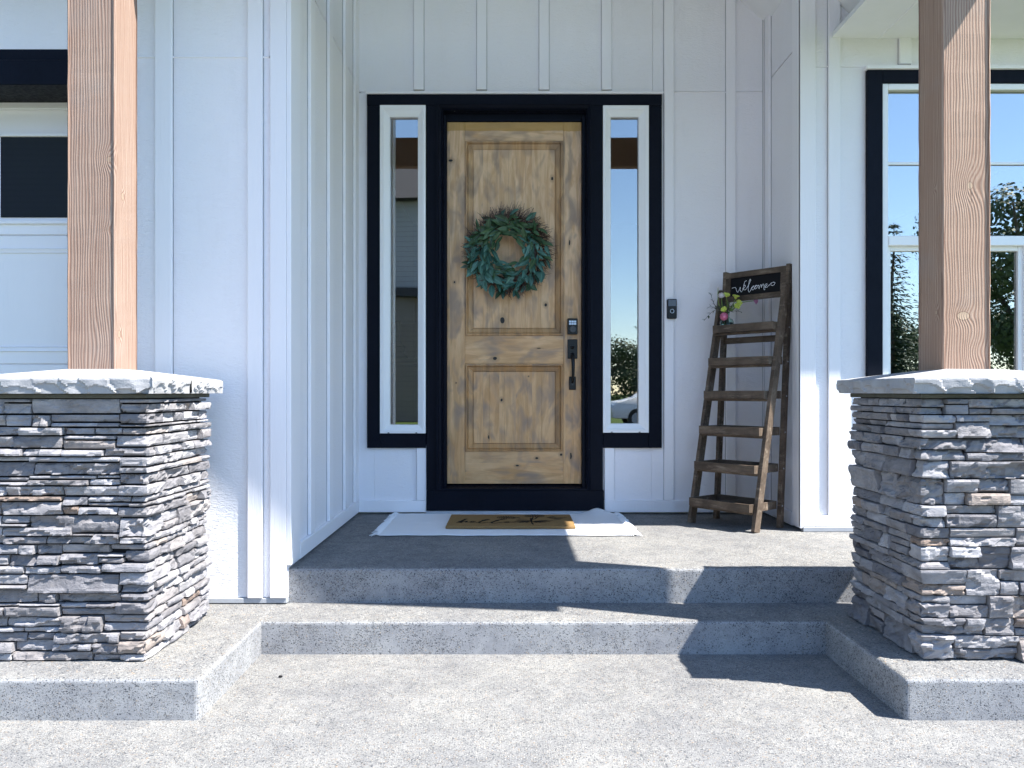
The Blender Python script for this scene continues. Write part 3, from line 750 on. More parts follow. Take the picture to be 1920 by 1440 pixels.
for a, b in ((r1, dz1), (r3, r2), (dz0, r4)):
    dpart('rail', MB().box(sl, sr, Y_D + 0.0006, Y_D + 0.044, a, b, 0.0015), 'door_h')
for zb_, zt_ in ((r2, r1), (r4, r3)):
    m = MB(); rings = []
    ins = px(887, Y_D) - sl
    for f, y in ((0.0, Y_D + 0.003), (0.05, Y_D + 0.003), (0.08, Y_D - 0.008), (0.24, Y_D - 0.010), (0.30, Y_D - 0.002), (0.34, Y_D + 0.009), (0.42, Y_D + 0.006), (0.95, Y_D + 0.026), (1.0, Y_D + 0.034), (1.06, Y_D + 0.034)):
        d = ins * f
        rings.append([m.bm.verts.new(p) for p in ((sl + d, y, zb_ + d), (sr - d, y, zb_ + d), (sr - d, y, zt_ - d), (sl + d, y, zt_ - d))])
    for a, b in zip(rings, rings[1:]):
        for k in range(4): m.bm.faces.new((a[k], a[(k + 1) % 4], b[(k + 1) % 4], b[k]))
    dpart('panel_moulding', m, 'door_m')
    x0, x1, z0, z1 = sl + ins + 0.001, sr - ins - 0.001, zb_ + ins, zt_ - ins
    cuts = [x0 + (x1 - x0) * f for f in ((0, .17, .43, .64, .82, 1) if zt_ == r1 else (0, .2, .38, .66, .84, 1))]
    for a, b in zip(cuts, cuts[1:]):
        dpart('panel_plank', MB().box(a + 0.0002, b - 0.0002, Y_D + 0.0245, Y_D + 0.042, z0, z1, 0.0012), 'door_v')

# lock and handle set
YD = Y_D
def dx(p): return px(p, YD - 0.02)
def dz(p): return pz(p, YD - 0.02)
dpart('keypad_lock', MB().box(dx(1064), dx(1083), YD - 0.028, YD - 0.0005, dz(627), dz(597), 0.004), 'metal_black')
for i in range(3):
    for j in range(2):
        bx = dx(1066.8) + i * (dx(1071.4) - dx(1066.8)); bz = dz(601.3) - j * (dz(601.3) - dz(605.6))
        dpart('keypad_button', MB().box(bx, bx + 0.0155, YD - 0.032, YD - 0.0275, bz - 0.0135, bz, 0.0015), 'button')
cyl = MB(); c_x, c_z = dx(1073.7), dz(617.5)
cyl.tube([(c_x, YD - 0.026, c_z), (c_x, YD - 0.034, c_z), (c_x, YD - 0.038, c_z)], [0.0235, 0.0235, 0.0215], 28); dpart('lock_cylinder', cyl, 'metal_grey')
kh = MB().box(c_x - 0.0012, c_x + 0.0012, YD - 0.0395, YD - 0.0375, c_z - 0.006, c_z + 0.006); dpart('keyhole', kh, 'metal_black')
dpart('handle_plate', MB().box(dx(1064.5), dx(1083), YD - 0.010, YD - 0.0005, dz(672.5), dz(636), 0.003), 'metal_black')
dpart('handle_plate', MB().box(dx(1067.3), dx(1080), YD - 0.010, YD - 0.0005, dz(731), dz(706), 0.003), 'metal_black')
tl = MB(); tx, tz = dx(1073.8), dz(650)
tl.tube([(tx, YD - 0.010, tz - 0.008), (tx, YD - 0.03, tz - 0.006), (tx, YD - 0.046, tz + 0.003)], [0.008, 0.008, 0.006], 10)
tl.bar((tx - 0.016, YD - 0.046, tz + 0.005), (tx + 0.016, YD - 0.046, tz + 0.005), 0.012, 0.006); dpart('thumb_latch', tl, 'metal_black')
pts = []; rad = []
for i in range(17):
    f = i / 16; z = dz(664) + (dz(717) - dz(664)) * f
    pts.append((tx, YD - 0.006 - 0.058 * math.sin(math.pi * min(1, max(0, f))) ** 0.55, z)); rad.append(0.0125 - 0.0055 * f + 0.002 * math.sin(math.pi * f))
gr = MB(); gr.tube(pts, rad, 14); dpart('grip_handle', gr, 'metal_black', True)
sw = MB(); sw.tube([(tx, YD - 0.009, dz(721)), (tx, YD - 0.0125, dz(721))], 0.006, 12); dpart('plate_screw', sw, 'metal_grey')

# --- interior: plain dim rooms behind the glass
room = MB()
box('room_floor', -1.25, 5.1, YB + 0.15, 11.0, 0.28, PORCH + 0.05, M['roomfloor'], house)
box('room_wall', -1.4, 5.2, 11.0, 11.1, 0.28, TOP, M['roomwall'], house)
box('room_wall', -1.4, -1.30, YB + 0.15, 11.0, 0.28, TOP, M['roomwall'], house)
box('room_wall', 5.1, 5.2, D_RIGHT + 0.15, 11.0, 0.28, TOP, M['roomwall'], house)
box('room_wall', 1.93, 2.02, YB + 0.15, 8.6, 0.28, TOP, M['roomwall'], house)
box('room_ceiling', -1.4, 2.02, YB + 0.15, 11.0, 3.45, 3.55, M['soffit'], house)
box('room_ceiling', 2.022, 5.1, D_RIGHT + 0.15, 11.0, 3.45, 3.55, M['soffit'], house)
box('room_floor', 2.02, 5.1, D_RIGHT + 0.15, YB + 0.15, 0.28, PORCH + 0.05, M['roomfloor'], house)

# --- roofs: entry gable, main eave, garage eave
XC, XE, ZE, YGAB, SL = 0.09, 2.24, 3.30, 2.966, 0.895
XEL = 2 * XC - XE; ZRID = ZE + SL * (XE - XC); TH = 0.16
def roof_plane(name, xa, za, xb, zb, y0, y1, mat):
    m = MB(); vs = []
    for y in (y0, y1):
        for x, z in ((xa, za), (xb, zb), (xb, zb + TH), (xa, za + TH)): vs.append(m.bm.verts.new((x, y, z)))
    for q in ((0, 1, 2, 3), (7, 6, 5, 4), (0, 4, 5, 1), (1, 5, 6, 2), (2, 6, 7, 3), (3, 7, 4, 0)): m.bm.faces.new([vs[i] for i in q])
    return m.build(name, mat, house)
roof_plane('gable_roof', XE, ZE, XC, ZRID, YGAB, 9.0, M['soffit'])
roof_plane('gable_roof', XC, ZRID, XEL, ZE, YGAB, 9.0, M['soffit'])
m = MB()   # main roof over the right wing
for (xa, xb, ya, za, yb, zb) in ((XE + 0.002, 7.0, 4.39, ZE, 11.0, ZE + 4.2),):
    vs = [m.bm.verts.new(p) for p in ((xa, ya, za), (xb, ya, za), (xb, yb, zb), (xa, yb, zb), (xa, ya, za + TH), (xb, ya, za + TH), (xb, yb, zb + TH), (xa, yb, zb + TH))]
    for q in ((3, 2, 1, 0), (4, 5, 6, 7), (0, 1, 5, 4), (1, 2, 6, 5), (2, 3, 7, 6), (3, 0, 4, 7)): m.bm.faces.new([vs[i] for i in q])
m.build('main_roof', M['roofing'], house)
box('soffit', XR + 0.17, 7.0, 4.40, D_RIGHT + 0.05, ZE + 0.004, ZE + 0.03, M['soffit'], house)
box('soffit', XR - 0.3, XE, 4.5, D_RIGHT + 0.01, 4.62, 4.66, M['soffit'], house)
m = MB()   # roof over the garage
vs = [m.bm.verts.new(p) for p in ((-7, 3.42, ZE), (XEL + 0.25, 3.42, ZE), (XEL + 0.25, 9, ZE + 3.2), (-7, 9, ZE + 3.2), (-7, 3.42, ZE + TH), (XEL + 0.25, 3.42, ZE + TH), (XEL + 0.25, 9, ZE + 3.2 + TH), (-7, 9, ZE + 3.2 + TH))]
for q in ((3, 2, 1, 0), (4, 5, 6, 7), (0, 1, 5, 4), (1, 2, 6, 5), (2, 3, 7, 6), (3, 0, 4, 7)): m.bm.faces.new([vs[i] for i in q])
m.build('garage_roof', M['roofing'], house)
panel(-1.0, XR, YB - 0.002, YB + 0.02, 4.602, 5.3)
# tie beam over the posts
YP0, YP1 = 3.242, 3.438
box('tie_beam', -2.0, 2.17, 3.292, 3.388, 3.335, 3.62, M['beam'], house, 0.006)

# ------------------------------------------------------------------ rough stone pieces
def rough_block(x0, x1, y0, y1, z0, z1, exp, res, amp, seed, rnd_=0.006, tilt=0.0):
    """chiselled block: surface lattice of a box, the faces in exp ('f','r','l','b') roughened; returns mesh data in world axes"""
    nx = max(2, round((x1 - x0) / res)); ny = max(2, round((y1 - y0) / res)) if ('r' in exp or 'l' in exp) else 1
    nz = max(2, round((z1 - z0) / (res * 0.8)))
    if 'f' not in exp and 'b' not in exp: nx = 1
    idx = {}; vs = []; fs = []
    so = Vector((seed * 3.17, seed * 1.31, seed * 2.23))
    w, h, dd = x1 - x0, z1 - z0, y1 - y0
    rl = min(rnd_, h * 0.3)
    def vert(i, j, k):
        key = (i, j, k)
        if key in idx: return idx[key]
        fx, fy, fz = i / nx, j / ny, k / nz
        p = Vector((x0 + w * fx, y0 + dd * fy, z0 + h * fz))
        q = p + so
        big = noise.noise(Vector((q.x * 8, q.y * 8, q.z * 17)))
        lay = noise.noise(Vector((q.x * 6 + 9, q.y * 6, q.z * 60)))
        fin = noise.noise(q * 60)
        c1 = noise.noise(Vector((q.x * 11 + 3.3, q.y * 11, q.z * 24 + 1.7)))       # flaked-off scars with sharp edges
        c2 = noise.noise(Vector((q.x * 17 + 7.1, q.y * 17, q.z * 30 + 4.2)))
        scar = (0.75 if c1 > 0.06 else 0.0) + (0.45 if c2 > 0.16 else 0.0)
        dsp = amp * (0.6 * big + 0.28 * lay + 0.14 * fin + scar - 0.3)
        ez = min(fz, 1 - fz) * h; exx = min(fx, 1 - fx) * w; ey = min(fy, 1 - fy) * dd
        def rnd(e): return rl * max(0.0, 1 - e / (rl * 1.2)) ** 1.3
        o = Vector((0, 0, 0))
        if 'f' in exp and j == 0: o.y += dsp + rnd(ez) + rnd(exx) * 0.7 + tilt * (fz - 0.5) * h
        if 'b' in exp and j == ny: o.y -= dsp + rnd(ez) + rnd(exx)
        if 'r' in exp and i == nx: o.x -= dsp + rnd(ez) + rnd(ey) * 0.7 + tilt * (fz - 0.5) * h
        if 'l' in exp and i == 0: o.x += dsp + rnd(ez) + rnd(ey) * 0.7 + tilt * (fz - 0.5) * h
        if k in (0, nz):
            o.z += 0.2 * rl * noise.noise(Vector((q.x * 22, q.y * 22, seed))) * (1 if k == 0 else -1) + (0.0007 if k == 0 else -0.0007)
        idx[key] = len(vs); vs.append(p + o); return idx[key]
    def quad(a, b, c, d): fs.append((a, b, c, d))
    for i in range(nx):
        for k in range(nz):
            quad(vert(i, 0, k), vert(i + 1, 0, k), vert(i + 1, 0, k + 1), vert(i, 0, k + 1))
            quad(vert(i + 1, ny, k), vert(i, ny, k), vert(i, ny, k + 1), vert(i + 1, ny, k + 1))
    for j in range(ny):
        for k in range(nz):
            quad(vert(nx, j, k), vert(nx, j + 1, k), vert(nx, j + 1, k + 1), vert(nx, j, k + 1))
            quad(vert(0, j + 1, k), vert(0, j, k), vert(0, j, k + 1), vert(0, j + 1, k + 1))
    for i in range(nx):
        for j in range(ny):
            quad(vert(i, j, nz), vert(i + 1, j, nz), vert(i + 1, j + 1, nz), vert(i, j + 1, nz))
            quad(vert(i, j + 1, 0), vert(i + 1, j + 1, 0), vert(i + 1, j, 0), vert(i, j, 0))
    return vs, fs

def add_block(name, data, mat, parent, smooth=False, **k):
    vs, fs = data
    c = sum(vs, Vector()) / len(vs)
    me = bpy.data.meshes.new(name); me.from_pydata([v - c for v in vs], [], fs); me.update()
    if smooth:
        for p in me.polygons: p.use_smooth = True
    o = bpy.data.objects.new(name, me); COL.objects.link(o); me.materials.append(mat)
    o.parent = parent; o.location = c - Vector(parent.location)
    return tag(o, **k)

# left pillar front, read off the photograph: (x0, y0, x1, y1) in quarter pixels, y measured from row 680
LF = [(-150,262,15,385),(20,262,218,300),(10,304,215,385),(222,268,880,383),(888,272,1080,304),(888,308,1080,378),
(-150,390,18,475),(22,390,212,478),(217,392,356,480),(360,388,880,446),(362,450,712,482),(716,450,880,482),(888,382,1080,458),(888,462,1080,484),
(-150,480,130,546),(135,484,455,546),(462,488,688,540),(692,488,898,540),(904,489,1080,540),
(-150,552,84,638),(88,550,452,640),(460,545,848,578),(460,582,848,648),(854,546,1080,632),
(-150,643,160,700),(164,645,452,700),(458,652,764,702),(770,637,1080,702),
(-150,704,206,740),(210,705,880,744),(885,708,1080,778),
(-150,746,234,854),(240,750,880,840),(204,846,702,874),(706,844,878,868),(888,784,1080,828),
(-150,858,200,890),(-150,893,330,920),(205,878,652,920),(656,873,878,920),(885,834,1080,912),
(-150,925,42,996),(46,925,458,996),(464,925,874,1000),(885,918,1080,996),
(-150,1000,455,1036),(460,1006,638,1070),(642,1004,965,1046),(644,1050,955,1078),(970,1002,1080,1044),(960,1050,1080,1080),
(-150,1042,2,1140),(6,1042,455,1140),(460,1076,576,1138),(582,1083,868,1138),(872,1086,1080,1160),
(-150,1146,2,1226),(6,1146,214,1200),(6,1204,200,1226),(218,1144,882,1276),(888,1166,1080,1304),
(-150,1230,14,1358),(18,1231,530,1298),(534,1280,690,1300),(20,1303,336,1358),(340,1303,692,1358),(696,1282,888,1356),(892,1308,1080,1354),
(-150,1363,126,1434),(130,1364,250,1436),(254,1364,438,1438),(444,1362,804,1428),(808,1360,1080,1404),
(-150,1439,50,1516),(54,1442,270,1524),(274,1444,438,1512),(446,1432,722,1514),(726,1432,915,1456),(726,1459,915,1498),(920,1410,1080,1496),
(-150,1521,168,1582),(174,1528,438,1582),(446,1518,750,1578),(756,1502,1080,1566),
(-150,1586,196,1660),(202,1584,880,1724),(885,1572,1080,1664),(-150,1664,196,1692),
(-150,1697,260,1798),(266,1728,410,1798),(414,1728,884,1798),(890,1668,1080,1724),(888,1730,1080,1790),
(-150,1802,136,1824),(140,1802,438,1822),(444,1802,630,1838),(636,1802,850,1834),(-150,1828,24,1900),(30,1826,438,1900),(444,1842,850,1894),(858,1795,1080,1882),
(-150,1904,34,1978),(40,1904,438,1976),(446,1898,755,2018),(760,1888,1080,1944),(766,1950,1080,2010),
(-150,1982,166,2016),(170,1980,438,2018),
(-150,2022,186,2090),(192,2022,398,2074),(402,2022,886,2098),(892,2014,1080,2076),
(-150,2094,92,2170),(96,2080,386,2160),(392,2102,680,2154),(686,2100,880,2182),(884,2080,1080,2174),
(-150,2174,80,2246),(85,2166,680,2246),(686,2186,888,2246),(892,2180,1080,2246)]

def gen_rows(rng, W, z0, z1):
    """rows of ledge stones on one face: list of (u0, u1, z0, z1); the strip u > W - corner is the quoin"""
    out = []; z = z0
    while z < z1 - 0.012:
        ch = min(rng.uniform(0.06, 0.115), z1 - z)
        if z1 - (z + ch) < 0.03: ch = z1 - z
        u = 0.0; qw = rng.choice((0.085, 0.10, 0.12, 0.16))
        segs = []
        while u < W - qw - 0.05:
            w = rng.uniform(0.10, 0.30)
            if W - qw - (u + w) < 0.06: w = W - qw - u
            segs.append((u, u + w, False)); u += w
        segs.append((u, W, True))
        for (a, b, q) in segs:
            k = rng.random(); cuts = [0.0, 1.0]
            if ch > 0.045:
                if k < 0.60: cuts = [0.0, rng.uniform(0.3, 0.7), 1.0]
                elif k < 0.72 and ch > 0.085: cuts = [0.0, rng.uniform(0.25, 0.38), rng.uniform(0.58, 0.75), 1.0]
            for c0, c1 in zip(cuts, cuts[1:]):
                zz0, zz1 = z + ch * c0, z + ch * c1
                if not q and b - a > 0.16 and rng.random() < 0.42:
                    mid = a + (b - a) * rng.uniform(0.3, 0.7); out.append((a, mid, zz0, zz1)); out.append((mid, b, zz0, zz1))
                else: out.append((a, b, zz0, zz1))
        z += ch
    return out

def pillar(cx, mirror, label, seed, front):
    """front: list of (u0,u1,z0,z1) with u from the outer edge (0) to the inner quoin edge (W)"""
    rng = random.Random(seed)
    W = 0.62; y0, y1 = 3.03, 3.65; zb, zt = STEP + 0.003, 1.135
    root = empty('stone_pillar', (cx, (y0 + y1) / 2, STEP)); tag(root, label, 'pillar', 'stone pillars at the steps')
    inn = cx + (W / 2 if not mirror else -W / 2)          # x of the inner (visible) side face
    sg = 1 if not mirror else -1
    def X(u): return inn - sg * (W - u)
    s = 0
    for (u0, u1, z0, z1) in front:
        s += 1
        corner = u1 > W - 0.004
        prot = rng.uniform(-0.004, 0.024)
        gap = 0.0020
        a, b = X(u0 + gap), X(u1 - (0 if corner else gap)); a, b = min(a, b), max(a, b)
        tilt = rng.uniform(-0.25, 0.35); amp = rng.choice((0.006, 0.011, 0.015, 0.019)); hh = z1 - z0
        amp = min(amp, 0.42 * hh)
        if corner:
            t = rng.choice((0.07, 0.10, 0.14, 0.19)); pin = rng.uniform(-0.002, 0.014)
            if mirror: a -= pin
            else: b += pin
            data = rough_block(a, b, y0 - prot, y0 + t, z0 + 0.0018, z1 - 0.0018, 'f' + ('l' if mirror else 'r'), 0.0105, amp, seed + s * 1.7, 0.0026, tilt)
            add_block('stone', data, M['stone'], root)
            y = y0 + t
            while y < y1 - 0.001:
                w = rng.uniform(0.07, 0.24)
                if y1 - (y + w) < 0.06: w = y1 - y
                cuts = [z0, z1]
                if hh > 0.045 and rng.random() < 0.28: cuts = [z0, z0 + hh * rng.uniform(0.35, 0.65), z1]
                for c0, c1 in zip(cuts, cuts[1:]):
                    s += 1; pin = rng.uniform(-0.004, 0.018)
                    xs = (inn - pin, inn + 0.06) if mirror else (inn - 0.06, inn + pin)
                    am = min(rng.choice((0.006, 0.010, 0.015)), 0.40 * (c1 - c0))
                    last = y + w > y1 - 0.002
                    data = rough_block(xs[0], xs[1], y + gap, y + w - gap, c0 + 0.0018, c1 - 0.0018, ('l' if mirror else 'r'), 0.0105, am * 0.85, seed + s * 1.7, 0.0026, rng.uniform(-0.25, 0.35))
                    add_block('stone', data, M['stone'], root)
                y += w
        else:
            data = rough_block(a, b, y0 - prot, y0 + 0.06, z0 + 0.0018, z1 - 0.0018, 'f', 0.0105, amp, seed + s * 1.7, 0.0026, tilt)
            add_block('stone', data, M['stone'], root)
    # outer side and back, out of sight from the walk: joined
    vs, fs = [], []
    for face in ('o', 'b'):
        for (u0, u1, z0, z1) in gen_rows(rng, W - 0.05, zb, zt):
            s += 1; pr = rng.uniform(0, 0.018)
            if face == 'o':
                ox = inn - sg * W
                xs = (ox - pr, ox + 0.05) if not mirror else (ox - 0.05, ox + pr)
                v, f = rough_block(xs[0], xs[1], y0 + 0.065 + u0 * 0.9, y0 + 0.065 + u1 * 0.9 - 0.002, z0, z1 - 0.002, 'l' if not mirror else 'r', 0.03, 0.006, s + seed)
            else:
                xa = cx - W / 2 + 0.02 + u0
                v, f = rough_block(xa, xa + u1 - u0 - 0.002, y1 - 0.05, y1 + pr, z0, z1 - 0.002, 'b', 0.03, 0.006, s + seed)
            n = len(vs); vs += v; fs += [tuple(i + n for i in q) for q in f]
    add_block('stone_facing', (vs, fs), M['stone'], root, kind='stuff')
    MB().box(cx - W / 2 + 0.028, cx + W / 2 - 0.028, y0 + 0.028, y1 - 0.028, STEP + 0.001, 1.136).build('pillar_core', M['core'], root)
    MB().box(cx - W / 2 - 0.006, cx + W / 2 + 0.006, y0 - 0.006, y1 + 0.006, 1.1365, 1.154, 0.003).build('mortar_bed', M['mortar'], root)
    # cap: two rock-faced slabs, hipped towards the post
    hx = hy = 0.36; cy = (y0 + y1) / 2
    for half in (0, 1):
        ya, yb = (cy - hy, cy - 0.0012) if half == 0 else (cy + 0.0012, cy + hy)
        cap_slab(root, cx, cy, hx, ya, yb, half, seed)
    return root

def cap_slab(root, cx, cy, hx, ya, yb, half, seed):
    ze0, ze1, zpk = 1.154, 1.214, 1.252
    m = MB(); bm = m.bm
    # outline of this half, walked along the three rock-faced sides
    if half == 0: corners = [(cx - hx, yb), (cx - hx, ya), (cx + hx, ya), (cx + hx, yb)]
    else: corners = [(cx + hx, ya), (cx + hx, yb), (cx - hx, yb), (cx - hx, ya)]
    pts = []; nrm = []
    for (a, b) in zip(corners, corners[1:]):
        L = math.hypot(b[0] - a[0], b[1] - a[1]); n = max(6, int(L / 0.008))
        d = ((b[0] - a[0]) / L, (b[1] - a[1]) / L); nn = (d[1], -d[0])
        for i in range(n):
            pts.append((a[0] + d[0] * L * i / n, a[1] + d[1] * L * i / n)); nrm.append(nn)
    pts.append(corners[-1]); nrm.append(nrm[-1])
    rng = random.Random(seed * 7 + half)
    tot = len(pts); chunks = []; s = 0
    while s < tot:      # broad flakes struck off the edge; each has its own slope and a scooped foot
        w = rng.choice((6, 8, 9, 11, 13, 16))
        chunks.append((s, w, rng.uniform(0.25, 0.62), rng.uniform(0.006, 0.014), rng.uniform(-0.006, 0.006), rng.uniform(0.0, 0.006), rng.uniform(-0.3, 0.3))); s += w
    NZ = 12; cols = []
    for i, (p, nn) in enumerate(zip(pts, nrm)):
        col = []
        for k in range(NZ + 1):
            f = k / NZ
            ins = 0.0022 * noise.noise(Vector((p[0] * 24, p[1] * 24, f * 2.0 + seed))) + 0.004 * noise.noise(Vector((p[0] * 8 + seed, p[1] * 8, f)))
            ii = i + 5.0 * (f - 0.5) + 1.5 * noise.noise(Vector((p[0] * 30, p[1] * 30, f * 3)))
            ch = chunks[0]
            for c in chunks:
                if c[0] <= ii: ch = c
            t = (ii - ch[0] - ch[1] / 2) / (ch[1] / 2)
            top = ch[2] * math.sqrt(max(0.0, 1 - min(1.0, abs(t + ch[6])) ** 2)) + 0.06
            ins += ch[5] + ch[4] * t
            if f < top: ins += ch[3] * (0.55 + 0.45 * (1 - f / top))
            ins += 0.004 * max(0, f - 0.88) / 0.12
            col.append(bm.verts.new((p[0] - nn[0] * ins, p[1] - nn[1] * ins, ze0 + (ze1 - ze0) * f)))
        cols.append(col)
    for a, b in zip(cols, cols[1:]):
        for k in range(NZ): bm.faces.new((a[k], b[k], b[k + 1], a[k + 1]))
    # top: rise towards the middle
    prev = [c[NZ] for c in cols]
    for f in (0.12, 0.35, 0.7):
        ring = []
        for (p, nn) in zip(pts, nrm):
            x = cx + (p[0] - cx) * (1 - f); y = cy + (p[1] - cy) * (1 - f)
            if abs(p[1] - (yb if half == 0 else ya)) < 1e-6: y = p[1]
            ring.append(bm.verts.new((x, y, ze1 + (zpk - ze1) * min(1.0, f / 0.7) + 0.0012 * noise.noise(Vector((x * 14, y * 14, 1))))))
        for i in range(len(pts) - 1): bm.faces.new((prev[i], prev[i + 1], ring[i + 1], ring[i]))
        prev = ring
    bm.faces.new(prev)
    bm.faces.new([c[0] for c in reversed(cols)])
    bm.faces.new([c for c in cols[0]] + [c for c in reversed(cols[-1])] if False else [cols[0][0], cols[0][NZ], cols[-1][NZ], cols[-1][0]])
    m.build('cap_slab', M['cap'], root)

PCL, PCR = -1.676, 1.862
def lf_conv():
    out = []
    for (a, b, c, d) in LF:
        u0 = 0.31 * 2 - (1080 - a) / 4.0 * 3.03 / FOC; u1 = 0.62 - (1080 - c) / 4.0 * 3.03 / FOC
        z1 = pz(680 + b / 4.0, 3.03); z0 = pz(680 + d / 4.0, 3.03)
        out.append((max(0.0, u0), u1, max(STEP + 0.003, z0), min(1.135, z1)))
    return out
pillar(PCL, False, 'left stacked stone pillar with its inner side in full sun', 11, lf_conv())
rgr = random.Random(5)
pillar(PCR, True, 'right stacked stone pillar with its inner side in shadow', 23, gen_rows(rgr, 0.62, STEP + 0.003, 1.135))

# timber posts
TAN = [(0.32, 0.215, 0.165), (0.375, 0.28, 0.225), (0.175, 0.095, 0.065), (0.33, 0.24, 0.175)]
def post(cx, knots, seed, label, cols, sign):
    root = empty('timber_post', (cx, 3.34, 1.246)); tag(root, label, 'post', 'square timber porch posts')
    mat = m_post('sawn_fir_post_%d' % seed, knots, float(seed), cols, sign)
    mb = MB()
    n = 40; hw = 0.098
    zs = [1.248 + (3.334 - 1.248) * i / n for i in range(n + 1)]
    rings = []
    for z in zs:
        r_ = []
        for (a, b) in ((-1, -1), (1, -1), (1, 1), (-1, 1)):
            for (da, db) in (((0.0, -0.006 * b), (-0.006 * a, 0.0)) if a * b < 0 else ((-0.006 * a, 0.0), (0.0, -0.006 * b))):
                j = 0.0016 * noise.noise(Vector((a * 3 + seed, b * 3, z * 9)))
                r_.append(mb.bm.verts.new((cx + a * (hw + j) + da, 3.34 + b * (hw + j) + db, z)))
        rings.append(r_)
    for a, b in zip(rings, rings[1:]):
        for k in range(8): mb.bm.faces.new((a[k], a[(k + 1) % 8], b[(k + 1) % 8], b[k]))
    mb.bm.faces.new(rings[0]); mb.bm.faces.new(rings[-1])
    mb.build('shaft', mat, root)
    MB().box(cx - 0.092, cx + 0.092, 3.34 - 0.092, 3.34 + 0.092, 1.238, 1.2475).build('standoff_base', M['metal_black'], root)
    return root
# knots: (u = x - y in local axes about the post centre, z local, spread u, spread z, bend, core radius)
def kz(y): return pz(y, 3.24) - 1.246
post(-1.684, [(-0.022, kz(298), 0.042, 0.045, 0.028, 0.26), (0.068, kz(360), 0.020, 0.026, 0.02, 0.62), (0.038, kz(625), 0.024, 0.032, 0.025, 0.50), (-0.06, kz(640), 0.05, 0.09, -0.012, 0.02), (-0.03, kz(430), 0.02, 0.02, 0.008, 0.15)],
     1, 'reddish brown timber post standing on the left stone pillar', TAN, 1.0)
post(1.842, [(0.108, kz(347), 0.055, 0.075, 0.040, 0.20), (0.081, kz(592), 0.050, 0.034, 0.022, 0.50), (-0.053, kz(583), 0.026, 0.026, 0.02, 0.32), (-0.068, kz(345), 0.018, 0.018, 0.012, 0.25), (0.13, kz(660), 0.05, 0.05, 0.02, 0.06)],
     2, 'brown timber post standing on the right stone pillar', [(0.36, 0.235, 0.17), (0.43, 0.31, 0.235), (0.20, 0.105, 0.066), (0.45, 0.33, 0.23)], -1.0)

# ------------------------------------------------------------------ strokes for lettering
def crom(pts, n=7):
    P = [pts[0]] + list(pts) + [pts[-1]]; out = []
    for i in range(1, len(P) - 2):
        p0, p1, p2, p3 = P[i - 1], P[i], P[i + 1], P[i + 2]
        for k in range(n):
            t = k / n
            out.append(tuple(0.5 * (2 * b + (c - a) * t + (2 * a - 5 * b + 4 * c - d) * t * t + (3 * b - a - 3 * c + d) * t ** 3) for a, b, c, d in zip(p0, p1, p2, p3)))
    out.append(tuple(pts[-1])); return out

def ribbon(mb, pts2, width, f, h):
    """pts2 in plane coords; f(u,v,lift) -> 3D; writes a thin raised stroke"""
    pts2 = crom(pts2); L = []; Rr = []
    for i, p in enumerate(pts2):
        a = pts2[max(0, i - 1)]; b = pts2[min(len(pts2) - 1, i + 1)]
        dx_, dy_ = b[0] - a[0], b[1] - a[1]; l = math.hypot(dx_, dy_) or 1
        w = width * (0.5 + 0.2 * math.sin(i * 0.9)) 
        L.append((p[0] - dy_ / l * w, p[1] + dx_ / l * w)); Rr.append((p[0] + dy_ / l * w, p[1] - dx_ / l * w))
    rows = [[mb.bm.verts.new(f(*q, hh)) for q, hh in ((l, 0.0), (l, h), (r, h), (r, 0.0))] for l, r in zip(L, Rr)]
    for a, b in zip(rows, rows[1:]):
        for k in range(3): mb.bm.faces.new((a[k], b[k], b[k + 1], a[k + 1]))
    mb.bm.faces.new(rows[0]); mb.bm.faces.new(rows[-1])

# ------------------------------------------------------------------ ladder shelf
LR = empty('ladder_shelf', (1.322, 5.012, PORCH), math.atan2(-0.776, 0.63))
tag(LR, 'dark wooden ladder shelf with six trays leaning in the porch corner', 'shelf')
HW = 0.238
def fv(h): return 0.335 * h / 1.52
def bv(h): return 0.262 + 0.115 * h / 1.66
def lpart(name, mb, mat='ladder', parent=LR, **k):
    o = link(name, mb.mesh(name), M[mat], parent, local=True, **k); return o
for sgn in (-1, 1):
    lpart('front_leg', MB().bar((sgn * HW, 0.004, 0.003), (sgn * HW, fv(1.52), 1.52), 0.024, 0.056, (0, 1, 0)))
    lpart('rear_leg', MB().bar((sgn * (HW - 0.001), bv(0) + 0.004, 0.003), (sgn * (HW - 0.001), bv(1.65), 1.65), 0.024, 0.040, (0, 1, 0)))
    for h in (0.17, 0.40, 0.625, 0.85, 1.065, 1.28):
        sc_ = MB(); sc_.tube([(sgn * (HW + 0.012), bv(h - 0.03), h - 0.03), (sgn * (HW + 0.0145), bv(h - 0.03), h - 0.03)], 0.005, 8)
        lpart('screw', sc_, 'flash')
for h in (0.170, 0.400, 0.627, 0.853, 1.067, 1.283):
    t_ = empty('tray', (0, 0, 0)); t_.parent = LR
    w = HW - 0.0135; v0, v1 = fv(h) - 0.075, bv(h) - 0.021; hb = 0.050
    def tp(name, mb): o = link(name, mb.mesh(name), M['ladder'], t_, local=True); return o
    tp('front_board', MB().box(-w, w, v0, v0 + 0.012, h - hb, h, 0.001))
    tp('back_board', MB().box(-w, w, v1 - 0.012, v1, h - hb, h, 0.001))
    tp('side_board', MB().box(-w, -w + 0.012, v0 + 0.0125, v1 - 0.0125, h - hb, h - 0.001, 0.001))
    tp('side_board', MB().box(w - 0.012, w, v0 + 0.0125, v1 - 0.0125, h - hb, h - 0.001, 0.001))
    tp('bottom_board', MB().box(-w + 0.013, w - 0.013, v0 + 0.013, v1 - 0.013, h - hb + 0.002, h - hb + 0.010))
    tp('support_slat', MB().box(-w, w, v0 + 0.03, v0 + 0.055, h - hb - 0.016, h - hb - 0.0005, 0.001))
